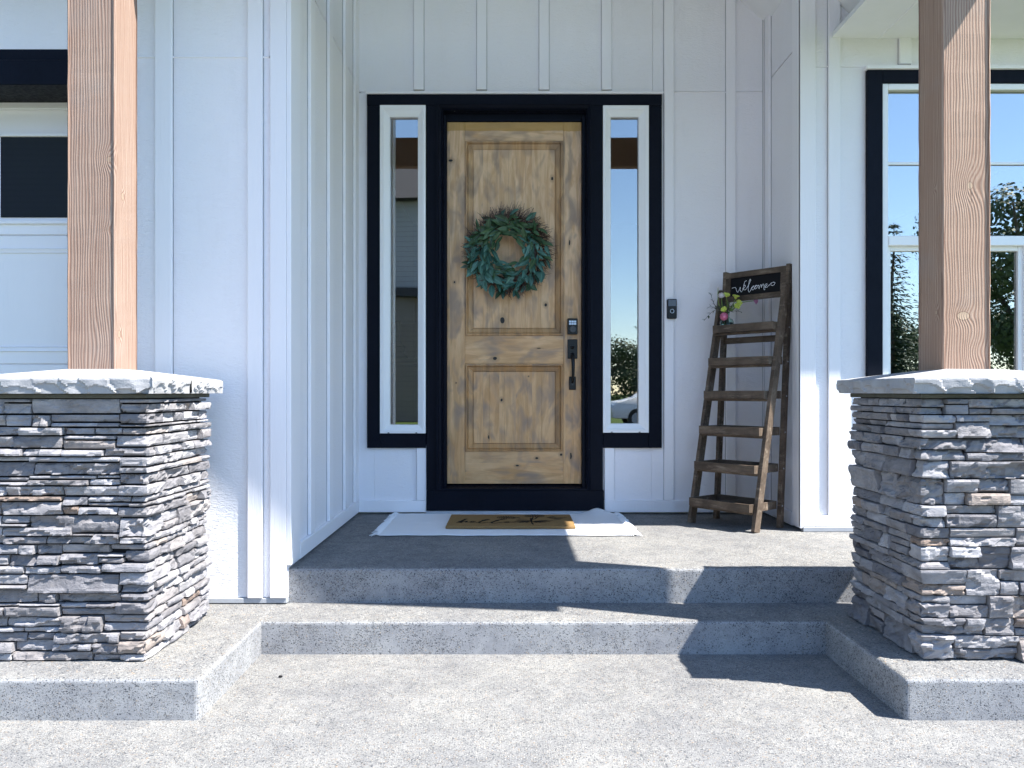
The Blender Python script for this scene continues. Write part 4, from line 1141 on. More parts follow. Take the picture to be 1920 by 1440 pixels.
lpart('cross_bar', MB().box(-HW + 0.013, HW - 0.013, bv(1.19) - 0.014, bv(1.19) + 0.006, 1.165, 1.205, 0.001))
# chalkboard sign between the rear legs
sgn_root = empty('chalkboard_sign', (0, 0, 0)); sgn_root.parent = LR
tag(sgn_root, label='framed chalkboard reading Welcome at the top of the shelf')
s0, s1 = 1.445, 1.640
def SP(u, h, o=0.0): return Vector((u, bv(h) - 0.012 - o, h))
def sbar(name, a, b, w, t): o = link(name, MB().bar(a, b, w, t, (0, 1, 0)).mesh(name), M['ladder'], sgn_root, local=True); return o
wI = HW - 0.0135
m_ = MB(); m_.bar(SP(-wI, s1 - 0.018), SP(wI, s1 - 0.018), 0.036, 0.018, (0, 1, 0)); link('frame_rail', m_.mesh('r'), M['ladder'], sgn_root, local=True)
m_ = MB(); m_.bar(SP(-wI, s0 + 0.018), SP(wI, s0 + 0.018), 0.036, 0.018, (0, 1, 0)); link('frame_rail', m_.mesh('r'), M['ladder'], sgn_root, local=True)
for sg_ in (-1, 1):
    m_ = MB(); m_.bar(SP(sg_ * (wI - 0.018), s0 + 0.037), SP(sg_ * (wI - 0.018), s1 - 0.037), 0.036, 0.017, (0, 1, 0)); link('frame_stile', m_.mesh('r'), M['ladder'], sgn_root, local=True)
b0, b1, bw = s0 + 0.036, s1 - 0.036, wI - 0.036
m_ = MB(); m_.bar(SP(0, b0, -0.004), SP(0, b1, -0.004), 2 * bw, 0.006, (0, 1, 0)); link('board', m_.mesh('r'), M['chalkboard'], sgn_root, local=True)
def bmap(x, y):      # photo zoom coordinates -> board u (0..1), v (0..1)
    f = (x - 705) / 460.0; top = 190 - 45 * f; bot = 335 - 15 * f
    return (f, (bot - y) / (bot - top))
WEL = [[(716,268),(732,264),(746,262),(754,268),(762,288),(772,302),(784,290),(793,268),(797,264),(798,286),(806,301),(820,285),(828,250),(836,222),(848,210),(853,214)],
       [(818,276),(826,274),(840,262),(843,250),(833,249),(825,262),(828,281),(842,286),(858,272),(876,240),(890,212),(889,200),(881,205),(874,240),(872,285),(880,306),(893,296),(900,276),(914,260),(924,256),(920,264),(908,270),(905,284),(914,290),(926,282),(936,264),(948,254),(940,254),(931,268),(936,282),(948,278),(956,260),(950,254)],
       [(956,260),(966,252),(968,270),(971,284),(976,266),(984,250),(990,252),(991,276),(996,260),(1006,246),(1013,250),(1014,276),(1018,296),(1026,288)],
       [(1020,274),(1034,264),(1042,248),(1034,244),(1024,258),(1026,274),(1040,276),(1056,262),(1074,244),(1096,234),(1110,238),(1108,252),(1094,262),(1078,258),(1076,250)]]
wm = MB()
for st in WEL:
    ribbon(wm, [bmap(*p) for p in st] if False else [((bmap(*p)[0] * 2 - 1) * bw, b0 + bmap(*p)[1] * (b1 - b0)) for p in st], 0.0027,
           lambda u, v, l: SP(u, v, -0.0008 + l), 0.0008)
link('chalk_lettering', wm.mesh('w'), M['chalk'], sgn_root, local=True)

# ------------------------------------------------------------------ vase and flowers (on the top tray)
def lw(u, v, h): return wmat(LR) @ Vector((u, v, h))
VB = lw(-0.152, 0.262, 1.283 - 0.039)
vase = empty('glass_vase', VB); tag(vase, 'small round clear green glass vase on the top tray', 'vase')
tg = NT('green_tinted_glass')
tg.b.inputs['Base Color'].default_value = (0.72, 0.90, 0.86, 1); tg.b.inputs['Roughness'].default_value = 0.02
tg.b.inputs['Transmission Weight'].default_value = 1.0; tg.b.inputs['IOR'].default_value = 1.25
VP = [(0.001, 0.001), (0.034, 0.002), (0.044, 0.010), (0.047, 0.035), (0.046, 0.060), (0.038, 0.076), (0.021, 0.086), (0.0165, 0.098), (0.0175, 0.116), (0.021, 0.124)]
vb = MB(); vb.lathe(VP + [(r - 0.0025, z + 0.0) for r, z in reversed(VP[1:])] + [(0.001, 0.004)], VB, 28); vb.build('body', tg.m, vase, True)
MB().lathe([(0.001, 0.006), (0.040, 0.012), (0.0435, 0.036), (0.0425, 0.056), (0.001, 0.0565)], VB, 24).build('water', tg.m, vase, True)
rf = random.Random(4)
MOUTH = VB + Vector((0, 0, 0.118))
def stem_path(tip, bend, dep):
    base = VB + Vector((rf.uniform(-0.02, 0.02), rf.uniform(-0.018, 0.018), 0.012))
    m1 = MOUTH + Vector((tip.x - MOUTH.x, tip.y - MOUTH.y, 0)).normalized() * 0.009
    mid = (m1 + tip) / 2 + bend
    return [Vector(p) for p in crom([tuple(base), tuple(m1), tuple(mid), tuple(tip)], 6)]
def bloom_ball(mb, c, r, axis, layers=4):
    q = axis.to_track_quat('Z', 'Y')
    for L in range(layers):
        n = 5 + L * 2; el = 1.25 - L * 0.36
        for k in range(n):
            a = 2 * math.pi * k / n + L * 0.5
            rows = []
            for t in (0.0, 0.4, 0.75, 1.0):
                e = el + (1 - t) * -0.25 - 0.35 + t * 0.5
                rad = r * (0.25 + 0.75 * (0.55 + 0.15 * L)) 
                ang = min(1.5, e)
                wid = 0.62 * math.sin(math.pi * min(1, 0.18 + t * 0.8)) / (1 + 0.1 * L)
                row = []
                for s_ in (-1, 0, 1):
                    aa = a + s_ * wid
                    p = Vector((math.cos(aa) * math.cos(ang), math.sin(aa) * math.cos(ang), math.sin(ang))) * rad * (1.0 if s_ else 1.07)
                    p = p * (0.55 + 0.45 * t) if t < 0.5 else p
                    row.append(mb.bm.verts.new(c + q @ p))
                rows.append(row)
            for r0, r1 in zip(rows, rows[1:]):
                for i in range(2): mb.bm.faces.new((r0[i], r0[i + 1], r1[i + 1], r1[i]))
def flower(name, dxy, dep, bend, mat, r, axis, label, flat=False, group='flowers in the glass vase'):
    r *= 1.2; tip = VB + Vector((dxy[0], dep, dxy[1]))
    o = empty(name, VB + Vector((0, 0, 0.004))); tag(o, label, 'flower', group)
    sp = stem_path(tip, Vector(bend), dep)
    MB().tube(sp, [0.0026] * (len(sp) - 3) + [0.0023] * 3, 7).build('stem', M['stem'], o, True)
    b = MB(); ax = Vector(axis).normalized()
    if flat:
        q = ax.to_track_quat('Z', 'Y')
        for k in range(9):
            a = 2 * math.pi * k / 9 + rf.uniform(-0.1, 0.1); rr = r * rf.uniform(0.85, 1.1); rows = []
            for t, w_ in ((0.0, 0.15), (0.35, 0.42), (0.75, 0.46), (1.0, 0.16)):
                rows.append([b.bm.verts.new(tip + q @ Vector((math.cos(a + s_ * w_) * rr * t, math.sin(a + s_ * w_) * rr * t, 0.010 + (0.012 * t * t - 0.004 * (1 - abs(s_)) * t)))) for s_ in (-1, 0, 1)])
            for r0, r1 in zip(rows, rows[1:]):
                for i in range(2): b.bm.faces.new((r0[i], r0[i + 1], r1[i + 1], r1[i]))
        b.build('petals', mat, o)
        e = MB(); e.lathe([(0.001, -0.004), (r * 0.35, 0.002), (r * 0.38, 0.010), (0.001, 0.018)], (0, 0, 0), 12)
        for v_ in e.bm.verts: v_.co = tip + q @ v_.co
        e.build('flower_head', mat, o, True)
    else:
        bloom_ball(b, tip + ax * r * 0.3, r, ax); b.build('petals', mat, o)
        e = MB(); e.lathe([(0.001, -r * 0.55), (r * 0.35, -r * 0.4), (r * 0.68, 0), (r * 0.6, r * 0.45), (0.001, r * 0.75)], (0, 0, 0), 12)
        q = ax.to_track_quat('Z', 'Y')
        for v_ in e.bm.verts: v_.co = tip + ax * r * 0.3 + q @ v_.co
        e.build('flower_head', mat, o, True)
    return o
flower('ranunculus', (-0.034, 0.090), -0.062, (-0.012, -0.02, 0.022), M['pink'], 0.021, (-0.3, -0.9, 0.1), 'round pink flower hanging low in front of the vase neck')
flower('ranunculus', (0.176, 0.199), -0.02, (-0.02, 0.0, 0.022), M['mauve'], 0.019, (1, -0.3, 0.0), 'mauve flower on a long stem bent across the chalkboard')
flower('ranunculus', (-0.034, 0.228), 0.0, (-0.01, 0, 0), M['cream'], 0.020, (-0.2, -0.6, 0.6), 'pale cream flower at the upper left of the bunch')
flower('yellow_bloom', (-0.006, 0.226), -0.01, (0.006, 0, 0.0), M['yellow'], 0.019, (0.1, -0.6, 0.7), 'lime yellow flower beside the pale cream one', True)
flower('yellow_bloom', (0.0535, 0.214), -0.015, (0.004, 0, 0), M['yellow'], 0.021, (0.1, -0.35, 0.9), 'flat lime yellow flower under the first chalk letter', True)
flower('yellow_bloom', (0.062, 0.176), -0.03, (0.004, 0, 0), M['yellow'], 0.021, (0.3, -0.8, 0.4), 'largest lime yellow flower right of the bunch', True)
flower('yellow_bloom', (0.046, 0.154), -0.045, (0.004, -0.01, 0), M['yellow'], 0.018, (0.2, -0.8, 0.3), 'drooping lime yellow flower below the largest yellow one', True)
flower('yellow_bloom', (-0.030, 0.128), -0.052, (-0.002, -0.012, 0.006), M['yellow'], 0.019, (-0.4, -0.7, 0.5), 'lime yellow flower just above the round pink one', True)
flower('flower_bud', (-0.058, 0.283), 0.0, (-0.02, 0, -0.02), M['cream'], 0.006, (0, -0.2, 1), 'tiny pale bud on the tallest thin stem', False)

def leaf_mesh(name, L, W, curl, fold, n=6, tipp=1.0):
    """a leaf along +y with a raised fold; origin at its base"""
    m = MB(); rows = []
    for i in range(n + 1):
        t = i / n; w = W * (math.sin(math.pi * t ** 0.85) ** 0.8) * 0.5 + (0.0008 if i in (0, n) else 0)
        y = L * t; z = curl * math.sin(t * 1.6) * L
        rows.append([m.bm.verts.new((s_ * w, y, z + abs(s_) * fold * w)) for s_ in (-1, -0.5, 0, 0.5, 1)])
    for a, b in zip(rows, rows[1:]):
        for k in range(4): m.bm.faces.new((a[k], a[k + 1], b[k + 1], b[k]))
    return m.mesh(name, True)

def sprig(tip, dep, bend, mat, n, ls, label):
    p1 = VB + Vector((tip[0], dep, tip[1]))
    o = empty('greenery_sprig', VB + Vector((0, 0, 0.004))); tag(o, label, 'sprig', 'greenery sprigs in the glass vase')
    sp = stem_path(p1, Vector(bend), dep)
    MB().tube(sp, 0.0012, 5).build('stem', mat, o, True)
    ls *= 1.3; me = leaf_mesh('sprig_leaf', ls, ls * 0.5, 0.12, 0.4); me.materials.append(mat)
    for k in range(n):
        f = 0.42 + 0.58 * (k + 0.5) / n; i = min(len(sp) - 2, int(f * (len(sp) - 1)))
        d = (sp[i + 1] - sp[i]).normalized(); side = 1 if k % 2 else -1
        lf = bpy.data.objects.new('leaf', me); COL.objects.link(lf); lf.parent = o
        lf.location = sp[i] - o.location
        dirv = (d + Vector((0, rf.uniform(-0.6, 0.2), 0)) + d.cross(Vector((0, 1, 0))) * side * 0.8).normalized()
        lf.rotation_euler = dirv.to_track_quat('Y', 'Z').to_euler(); s_ = rf.uniform(0.7, 1.15); lf.scale = (s_, s_, s_)
for args in (((-0.156, 0.066), -0.02, (0, 0, 0.045), M['sprig'], 7, 0.022, 'dark sprig drooping furthest left from the vase'),
             ((-0.118, 0.160), -0.01, (0, 0, 0.015), M['sprig'], 8, 0.020, 'dark sprig spreading left at mid height of the bunch'),
             ((-0.106, 0.246), 0.0, (-0.02, 0, -0.01), M['sprig'], 8, 0.018, 'dark sprig reaching to the upper left of the bunch'),
             ((0.093, 0.124), -0.02, (0, 0, 0.012), M['sprig'], 5, 0.018, 'thin dark sprig to the right of the vase neck'),
             ((-0.055, 0.165), 0.01, (0, 0, 0.01), M['sprig_light'], 9, 0.022, 'olive leafy sprig left of centre in the bunch'),
             ((0.020, 0.185), 0.02, (0.005, 0, 0), M['sprig_light'], 10, 0.022, 'olive leafy sprig in the middle of the bunch'),
             ((-0.015, 0.195), 0.03, (0, 0, 0), M['sprig'], 10, 0.022, 'dark leafy sprig in the middle behind the flowers'),
             ((0.052, 0.165), 0.03, (0, 0, 0), M['sprig_light'], 8, 0.02, 'olive leafy sprig behind the right yellow flowers')):
    sprig(*args)

# ------------------------------------------------------------------ wreath on the door
YWR = Y_D - 0.03
WC = Vector((px(953, YWR), YWR, pz(474, YWR)))
wr = empty('leaf_wreath', WC); tag(wr, 'round green eucalyptus wreath with brown twigs hanging on the wooden door', 'wreath')
rw = random.Random(12)
ring = MB(); pts = [(WC.x + 0.185 * math.cos(a), YWR + 0.012, WC.z + 0.185 * math.sin(a)) for a in [2 * math.pi * i / 32 for i in range(33)]]
ring.tube(pts, 0.016, 8, False); ring.build('ring_base', M['twig'], wr)
tw = MB()
for k in range(900):
    a = rw.uniform(0, 2 * math.pi)
    up = 0.5 + 0.5 * math.sin(a + 0.35)
    r0 = rw.uniform(0.19, 0.255); L = rw.uniform(0.05, 0.085) + 0.05 * up * rw.random()
    d0 = a + rw.uniform(-0.75, 0.35) - 0.30
    p = Vector((r0 * math.cos(a), rw.uniform(-0.012, 0.012), r0 * math.sin(a)))
    q1 = p + Vector((math.cos(d0), rw.uniform(-0.4, 0.0), math.sin(d0))) * L * 0.5
    d1 = d0 + rw.uniform(-0.8, 0.8)
    q2 = q1 + Vector((math.cos(d1), rw.uniform(-0.3, 0.1), math.sin(d1))) * L * 0.5
    tw.tube([WC + p, WC + q1, WC + q2], [0.0022, 0.0018, 0.0010], 3, False)
tw.build('twigs', M['twig'], wr, kind='stuff')
lm = []
for (L, W, c, f) in ((0.100, 0.044, 0.12, 0.30), (0.084, 0.042, -0.15, 0.40), (0.108, 0.036, 0.20, 0.28), (0.062, 0.030, 0.05, 0.45), (0.090, 0.026, -0.2, 0.35)):
    for mt in ('leaf_teal', 'leaf_green'):
        me = leaf_mesh('wreath_leaf', L, W, c, f); me.materials.append(M[mt]); lm.append((me, mt))
def add_leaf(pos, ang, tiltout, me, s):
    lf = bpy.data.objects.new('leaf', me); COL.objects.link(lf); lf.parent = wr; lf.location = pos
    d = Vector((math.cos(ang), -tiltout, math.sin(ang))).normalized()
    nrm = Vector((rw.uniform(-1.0, 1.0), -1, rw.uniform(-0.5, 1.0)))
    x = d.cross(nrm).normalized(); z = x.cross(d)
    mtx = Matrix((x, d, z)).transposed(); lf.rotation_euler = mtx.to_euler(); lf.scale = (s, s, s)
for tier, (rr, n) in enumerate(((0.258, 56), (0.222, 58), (0.182, 52), (0.148, 44), (0.110, 24))):
    for k in range(n):
        a = 2 * math.pi * (k + rw.uniform(-0.4, 0.4)) / n
        sn = math.sin(a)
        if tier == 0 and sn > 0.3 and math.cos(a) > -0.6 and rw.random() < 0.55: continue   # the twigs show along the top and right
        r_ = rr + rw.uniform(-0.028, 0.022)
        sense = -1 if math.cos(a) > 0 else 1          # sprays sweep down both sides to the foot
        if sn > 0.6 and rw.random() < 0.4: sense = -sense
        out = rw.uniform(0.15, 1.15) if tier < 2 else (rw.uniform(-0.2, 0.9) if tier == 2 else (rw.uniform(-0.75, 0.35) if tier == 3 else rw.uniform(-0.35, 0.1)))
        ang = a + sense * (math.pi / 2 - out)
        low = sn < 0.2
        cand = [m for m in lm if m[1] == ('leaf_teal' if (low and rw.random() < 0.8) or rw.random() < 0.2 else 'leaf_green')]
        base = Vector((r_ * math.cos(a), -0.010 - 0.008 * tier - rw.uniform(0, 0.016), r_ * math.sin(a)))
        base -= Vector((math.cos(ang), 0, math.sin(ang))) * 0.030
        add_leaf(base, ang, rw.uniform(0.0, 0.5), rw.choice(cand)[0], rw.uniform(0.68, 1.12))
for (a, rr) in ((R(205), 0.262), (R(198), 0.27), (R(262), 0.255), (R(280), 0.262), (R(300), 0.255), (R(168), 0.25), (R(232), 0.255), (R(318), 0.25)):
    for j in (-0.4, 0.05, 0.45):
        add_leaf(Vector((rr * math.cos(a), -0.02, rr * math.sin(a))), a + j, 0.15, rw.choice(lm)[0], rw.uniform(0.7, 0.95))
sd = MB()
for (a0, a1, r_) in ((R(62), R(-12), 0.175), (R(175), R(160), 0.24), (R(292), R(305), 0.20), (R(190), R(178), 0.27)):
    for k in range(46):
        a = a0 + (a1 - a0) * rw.random(); rr = r_ + rw.gauss(0, 0.018)
        p = WC + Vector((rr * math.cos(a), -0.045 + rw.uniform(-0.012, 0.012), rr * math.sin(a)))
        d = Vector((rw.uniform(-1, 1), rw.uniform(-1, 0), rw.uniform(-1, 1))).normalized() * 0.008
        sd.tube([p, p + d * 0.5, p + d], [0.0008, 0.0022, 0.0008], 5, False)
        q = p + Vector((rw.gauss(0, 0.014), 0.01, rw.gauss(0, 0.014))); sd.tube([p, q], 0.0007, 3, False)
sd.build('seed_sprays', M['seed'], wr, kind='stuff')

# ------------------------------------------------------------------ rug, mat, doorbell
rug = empty('woven_rug', (0, 5.1, PORCH)); tag(rug, 'white fringed cotton rug under the doormat', 'rug')
def rugz(x, y):
    z = PORCH + 0.005 + 0.0018 * noise.noise(Vector((x * 7, y * 7, 3))) + 0.0010 * noise.noise(Vector((x * 22, y * 18, 9)))
    z += 0.050 * math.exp(-((x - 0.600) / 0.075) ** 2 - ((y - 5.60) / 0.13) ** 2)       # buckle at the back right
    z += 0.010 * math.exp(-((x - 0.05) / 0.12) ** 2 - ((y - 5.57) / 0.05) ** 2)
    return z
m = MB(); NX, NY = 130, 60; rx0, rx1, ry0, ry1 = -0.765, 0.725, 4.710, 5.535
grid = []
for i in range(NX + 1):
    row = []
    for j in range(NY + 1):
        x = rx0 + (rx1 - rx0) * i / NX; y = ry0 + (ry1 - ry0) * j / NY
        y += 0.004 * math.sin(x * 9) + 0.003 * math.sin(x * 31 + 1); x += 0.004 * math.sin(y * 23)
        row.append(m.bm.verts.new((x, y, rugz(x, y))))
    grid.append(row)
for i in range(NX):
    for j in range(NY): m.bm.faces.new((grid[i][j], grid[i + 1][j], grid[i + 1][j + 1], grid[i][j + 1]))
ext = bmesh.ops.extrude_face_region(m.bm, geom=list(m.bm.faces))
for v_ in [e for e in ext['geom'] if isinstance(e, bmesh.types.BMVert)]: v_.co.z += 0.005
m.build('weave', M['cotton'], rug, True)
rr_ = random.Random(8)
for side, xx in ((-1, rx0), (1, rx1)):
    fr = MB()
    for k in range(240):
        y = ry0 + (ry1 - ry0) * (k + rr_.uniform(-0.4, 0.4)) / 240
        L = rr_.uniform(0.03, 0.062); z = rugz(xx, y) + 0.004; p = Vector((xx - side * 0.006, y, z))
        a = rr_.gauss(0, 0.35); d = Vector((side * math.cos(a), math.sin(a), 0))
        fr.tube([p, p + d * L * 0.5 + Vector((0, rr_.gauss(0, 0.004), rr_.uniform(0.0, 0.016))), Vector((p.x + d.x * L, p.y + d.y * L + rr_.gauss(0, 0.006), PORCH + 0.003 + rr_.uniform(0, 0.004)))], [0.0030, 0.0028, 0.0022], 5, False)
    fr.build('fringe', M['cotton'], rug, kind='stuff')

mat_root = empty('doormat', (0.0, 5.12, PORCH + 0.011)); tag(mat_root, 'brown coir doormat printed hello with flowers lying on the white rug', 'doormat')
mx0, mx1, my0, my1, mzt = -0.388, 0.405, 4.895, 5.375, PORCH + 0.0285
mm = MB(); mm.box(mx0, mx1, my0, my1, PORCH + 0.0125, mzt, 0.004)
mm.build('pile', M['coir'], mat_root)
fz = MB(); rm = random.Random(3)
for k in range(2600):
    e = rm.random()
    x = rm.uniform(mx0, mx1); y = rm.uniform(my0, my1)
    if k < 900: y = my0 + rm.uniform(-0.001, 0.006)
    z = mzt - 0.001 if k >= 900 else rm.uniform(PORCH + 0.016, mzt)
    d = Vector((rm.gauss(0, 0.4), -0.8 if k < 900 else rm.gauss(0, 0.5), rm.uniform(0.2, 1) if k >= 900 else rm.uniform(-0.3, 0.8))).normalized() * rm.uniform(0.003, 0.006)
    a = fz.bm.verts.new((x - 0.0007, y, z)); b = fz.bm.verts.new((x + 0.0007, y, z)); c = fz.bm.verts.new((x + d.x, y + d.y, z + d.z)); fz.bm.faces.new((a, b, c))
fz.build('loose_fibres', M['coir'], mat_root, kind='stuff')
def MP(u, v, l): return Vector((mx0 + (mx1 - mx0) * u, my0 + (my1 - my0) * v, mzt + 0.0004 + l))
# photo zoom (x 40..1310, y 85..235 of that crop) -> mat coordinates
def mmap(x, y):
    v = (232 - y) / (232 - 88.0); v = max(0.0, min(1.0, v)); v = v / (v + (1 - v) * 1.09)
    xl = 36 + (85 - 36) * v; xr = 1306 - (1306 - 1236) * v
    return ((x - xl) / (xr - xl), v)
HEL = [[(148,188),(165,178),(200,162),(232,148),(228,144),(205,158),(185,180),(178,190),(200,176),(232,170),(238,176),(232,184),(256,184)],
       [(256,184),(290,180),(318,176),(300,172),(278,178),(284,186),(330,186),(358,184)],
       [(358,184),(400,168),(450,152),(444,147),(410,156),(372,176),(364,190),(390,194),(430,186),(470,188)],
       [(470,188),(520,172),(565,156),(612,148),(596,146),(545,158),(500,176),(486,190),(506,196),(560,188),(604,184)],
       [(604,184),(630,178),(652,182),(640,188),(616,187),(622,180),(660,182),(716,180)]]
hm = MB()
for st in HEL: ribbon(hm, [mmap(*p) for p in st], 0.017, lambda u, v, l: MP(u, v, l), 0.0008)
link('printed_hello', hm.mesh('h'), M['ink'], mat_root)
pf = MB(); rp = random.Random(6)
def petal(cx, cy, ang, L, W):
    c = MP(cx, cy, 0.0006); d = Vector((math.cos(ang), math.sin(ang), 0)); n_ = Vector((-d.y, d.x, 0))
    ps = [c + d * L * t + n_ * W * w for t, w in ((0.15, 0.12), (0.5, 0.5), (0.85, 0.4), (1.0, 0.0), (0.85, -0.4), (0.5, -0.5), (0.15, -0.12))]
    pf.bm.faces.new([pf.bm.verts.new(p) for p in ps])
for (fx, fy, rad) in ((mmap(615, 127) + (0.062,)), (mmap(895, 108) + (0.070,))):
    for L in range(4):
        n = 7 + 4 * L
        for k in range(n):
            a = 2 * math.pi * k / n + L * 0.3; rr0 = rad * (0.05 + 0.22 * L)
            c = MP(fx, fy, 0) ; 
            petal(fx + math.cos(a) * rr0 / (mx1 - mx0), fy + math.sin(a) * rr0 / (my1 - my0), a, rad * 0.26, rad * 0.17)
for ang, L in ((200, .12), (180, .10), (160, .09), (215, .09), (235, .06), (335, .09), (350, .11), (320, .07), (20, .10), (8, .13), (300, .06)):
    u, v = mmap(870, 172); petal(u, v, R(ang), L * 1.15, 0.016)
for (x, y, ang, L) in ((990, 132, 18, .09), (1010, 140, 4, .12), (1000, 128, 35, .08), (1060, 134, 10, .11), (1040, 146, -8, .08), (735, 135, 130, .05), (765, 140, 120, .05), (720, 140, 150, .04)):
    u, v = mmap(x, y); petal(u, v, R(ang), L, 0.016)
for st in ([(868,172),(872,150),(880,125)], [(868,172),(875,190),(890,212)], [(868,172),(860,150),(862,135)], [(880,150),(905,140),(925,122)], [(870,168),(780,152),(716,156)]):
    ribbon(pf, [mmap(*p) for p in st], 0.012, lambda u, v, l: MP(u, v, l), 0.0008)
link('printed_flowers', pf.mesh('f'), M['ink'], mat_root)

YBL = YT - 0.001
bell = empty('doorbell', (px(1259, YBL), YBL, pz(580, YBL))); tag(bell, 'black video doorbell on the batten right of the entry', 'doorbell')
MB().box(px(1250, YBL), px(1268, YBL), YBL - 0.024, YBL - 0.0005, pz(598, YBL), pz(561, YBL), 0.005).build('body', M['metal_black'], bell)
MB().box(px(1251.5, YBL), px(1266.5, YBL), YBL - 0.0256, YBL - 0.0235, pz(575, YBL), pz(562.5, YBL), 0.001).build('camera_face', m_plain('glossy_blue_lens', (0.012, 0.016, 0.05), 0.08, vary=0.1), bell)
rg = MB(); rc = (px(1259, YBL), pz(584, YBL)); rings = []
for rr0, yy in ((0.0105, YBL - 0.0235), (0.0115, YBL - 0.0262), (0.0138, YBL - 0.0262), (0.0148, YBL - 0.0235)):
    rings.append([rg.bm.verts.new((rc[0] + rr0 * math.cos(2 * math.pi * k / 24), yy, rc[1] + rr0 * math.sin(2 * math.pi * k / 24))) for k in range(24)])
for a, b in zip(rings, rings[1:]):
    for k in range(24): rg.bm.faces.new((a[k], a[(k + 1) % 24], b[(k + 1) % 24], b[k]))
rg.build('button_ring', M['button'], bell)

# lamp standing in the hall behind the left sidelight
hz0 = PORCH + 0.05
LX, LY = px(746, 7.2), 7.2
tb = empty('console_table', (LX + 0.1, LY, hz0)); tag(tb, 'dark console table dimly seen through the left sidelight', 'table')
zt_ = pz(672, 7.2) - 0.01
MB().box(LX - 0.35, LX + 0.8, LY - 0.2, LY + 0.2, zt_ - 0.04, zt_, 0.004).build('table_top', M['roomfloor'], tb)
for sx in (-0.32, 0.76):
    for sy in (-0.17, 0.17): MB().box(LX + sx - 0.025, LX + sx + 0.025, LY + sy - 0.025, LY + sy + 0.025, hz0 + 0.002, zt_ - 0.0405).build('leg', M['roomfloor'], tb)
lamp = empty('table_lamp', (LX, LY, zt_ + 0.001)); tag(lamp, 'table lamp with pale drum shade seen through the left sidelight', 'lamp')
MB().lathe([(0.001, 0.0), (0.09, 0.002), (0.09, 0.02), (0.055, 0.06), (0.07, 0.11), (0.03, 0.16), (0.022, 0.34), (0.001, 0.36)], (LX, LY, zt_ + 0.001), 20).build('lamp_base', M['metal_grey'], lamp, True)
MB().lathe([(0.155, 0.33), (0.15, 0.56)], (LX, LY, zt_ + 0.001), 28).build('lamp_shade', M['shade'], lamp, True)

# ------------------------------------------------------------------ across the street: what the panes mirror
def conifer(x, y, h, r, seed, label):
    rng = random.Random(seed); o = empty('spruce_tree', (x, y, -0.03)); tag(o, label, 'tree', 'spruce trees across the street')
    MB().tube([(x, y, -0.2), (x, y, h * 0.5), (x, y, h * 0.98)], [0.02 * h, 0.012 * h, 0.01], 8).build('trunk', M['bark'], o)
    c = MB(); z = h * 0.07
    while z < h * 0.99:
        f = 1 - z / h; R_ = r * (f ** 0.85) * rng.uniform(0.75, 1.15) + 0.06; n = max(5, int(13 * f + 5)); a0 = rng.uniform(0, 6)
        for k in range(n):
            a = a0 + 2 * math.pi * k / n + rng.uniform(-0.2, 0.2); L = R_ * rng.uniform(0.65, 1.12); m_ = max(3, int(L / 0.22))
            for i in range(m_):
                t = (i + 0.6) / m_; px_ = x + math.cos(a) * L * t; py_ = y + math.sin(a) * L * t; pz_ = z - 0.28 * L * t + 0.16 * L * t * t
                w = 0.30 * (1 - 0.6 * t) * (0.6 + 0.12 * R_)
                for q in range(3):
                    v0 = Vector((px_, py_, pz_)); d = Vector((math.cos(a) + rng.uniform(-.7, .7), math.sin(a) + rng.uniform(-.7, .7), rng.uniform(-0.9, 0.25))) * w
                    s_ = d.cross(Vector((rng.uniform(-1, 1), rng.uniform(-1, 1), 1))).normalized() * w * 0.3
                    c.bm.faces.new([c.bm.verts.new(p) for p in (v0 - s_ * 0.5, v0 + s_ * 0.5, v0 + d * 0.7 + s_ * 0.6, v0 + d * 1.3, v0 + d * 0.7 - s_ * 0.6)])
        z += h * 0.028
    c.build('crown', M['needle'], o)
def broadleaf(x, y, h, r, seed, label, mat='foliage', cat='tree', group='leafy trees across the street', name='leafy_tree', n=5200):
    rng = random.Random(seed); o = empty(name, (x, y, -0.03)); tag(o, label, cat, group)
    t_ = MB(); t_.tube([(x, y, -0.2), (x + 0.05, y, h * 0.35), (x, y, h * 0.7)], [0.03 * h, 0.022 * h, 0.008 * h], 8)
    for k in range(5):
        a = rng.uniform(0, 6.28); t_.tube([(x, y, h * rng.uniform(0.25, 0.45)), (x + math.cos(a) * r * 0.5, y + math.sin(a) * r * 0.5, h * 0.65), (x + math.cos(a) * r * 0.8, y + math.sin(a) * r * 0.8, h * 0.8)], [0.012 * h, 0.008 * h, 0.003 * h], 6)
    t_.build('trunk', M['bark'], o)
    cl = [(Vector((x + rng.gauss(0, r * 0.45), y + rng.gauss(0, r * 0.45), h * rng.uniform(0.14, 0.90))), r * rng.uniform(0.22, 0.42)) for _ in range(20)]
    c = MB()
    for k in range(n):
        p, rad = rng.choice(cl); d = Vector((rng.gauss(0, 1), rng.gauss(0, 1), rng.gauss(0, 1))).normalized(); q = p + d * rad * rng.uniform(0.6, 1.05)
        s_ = 0.06 + 0.016 * r; u = d.cross(Vector((rng.uniform(-1, 1), rng.uniform(-1, 1), rng.uniform(-1, 1)))).normalized() * s_; w = u.cross(d + Vector((rng.uniform(-.7, .7),) * 3)).normalized() * s_ * 0.6
        c.bm.faces.new([c.bm.verts.new(v) for v in (q - u, q - w, q + u, q + w)])
    c.build('crown', M[mat], o)
conifer(16.6, -25.0, 8.6, 2.5, 1, 'spruce tree mirrored in the lower pane beside the right post')
conifer(8.3, -38.0, 7.6, 1.4, 2, 'slim spruce mirrored at the right edge of the right sidelight')
broadleaf(24.5, -28.0, 11.8, 4.2, 3, 'big leafy tree mirrored in the upper pane right of the post', n=13000)
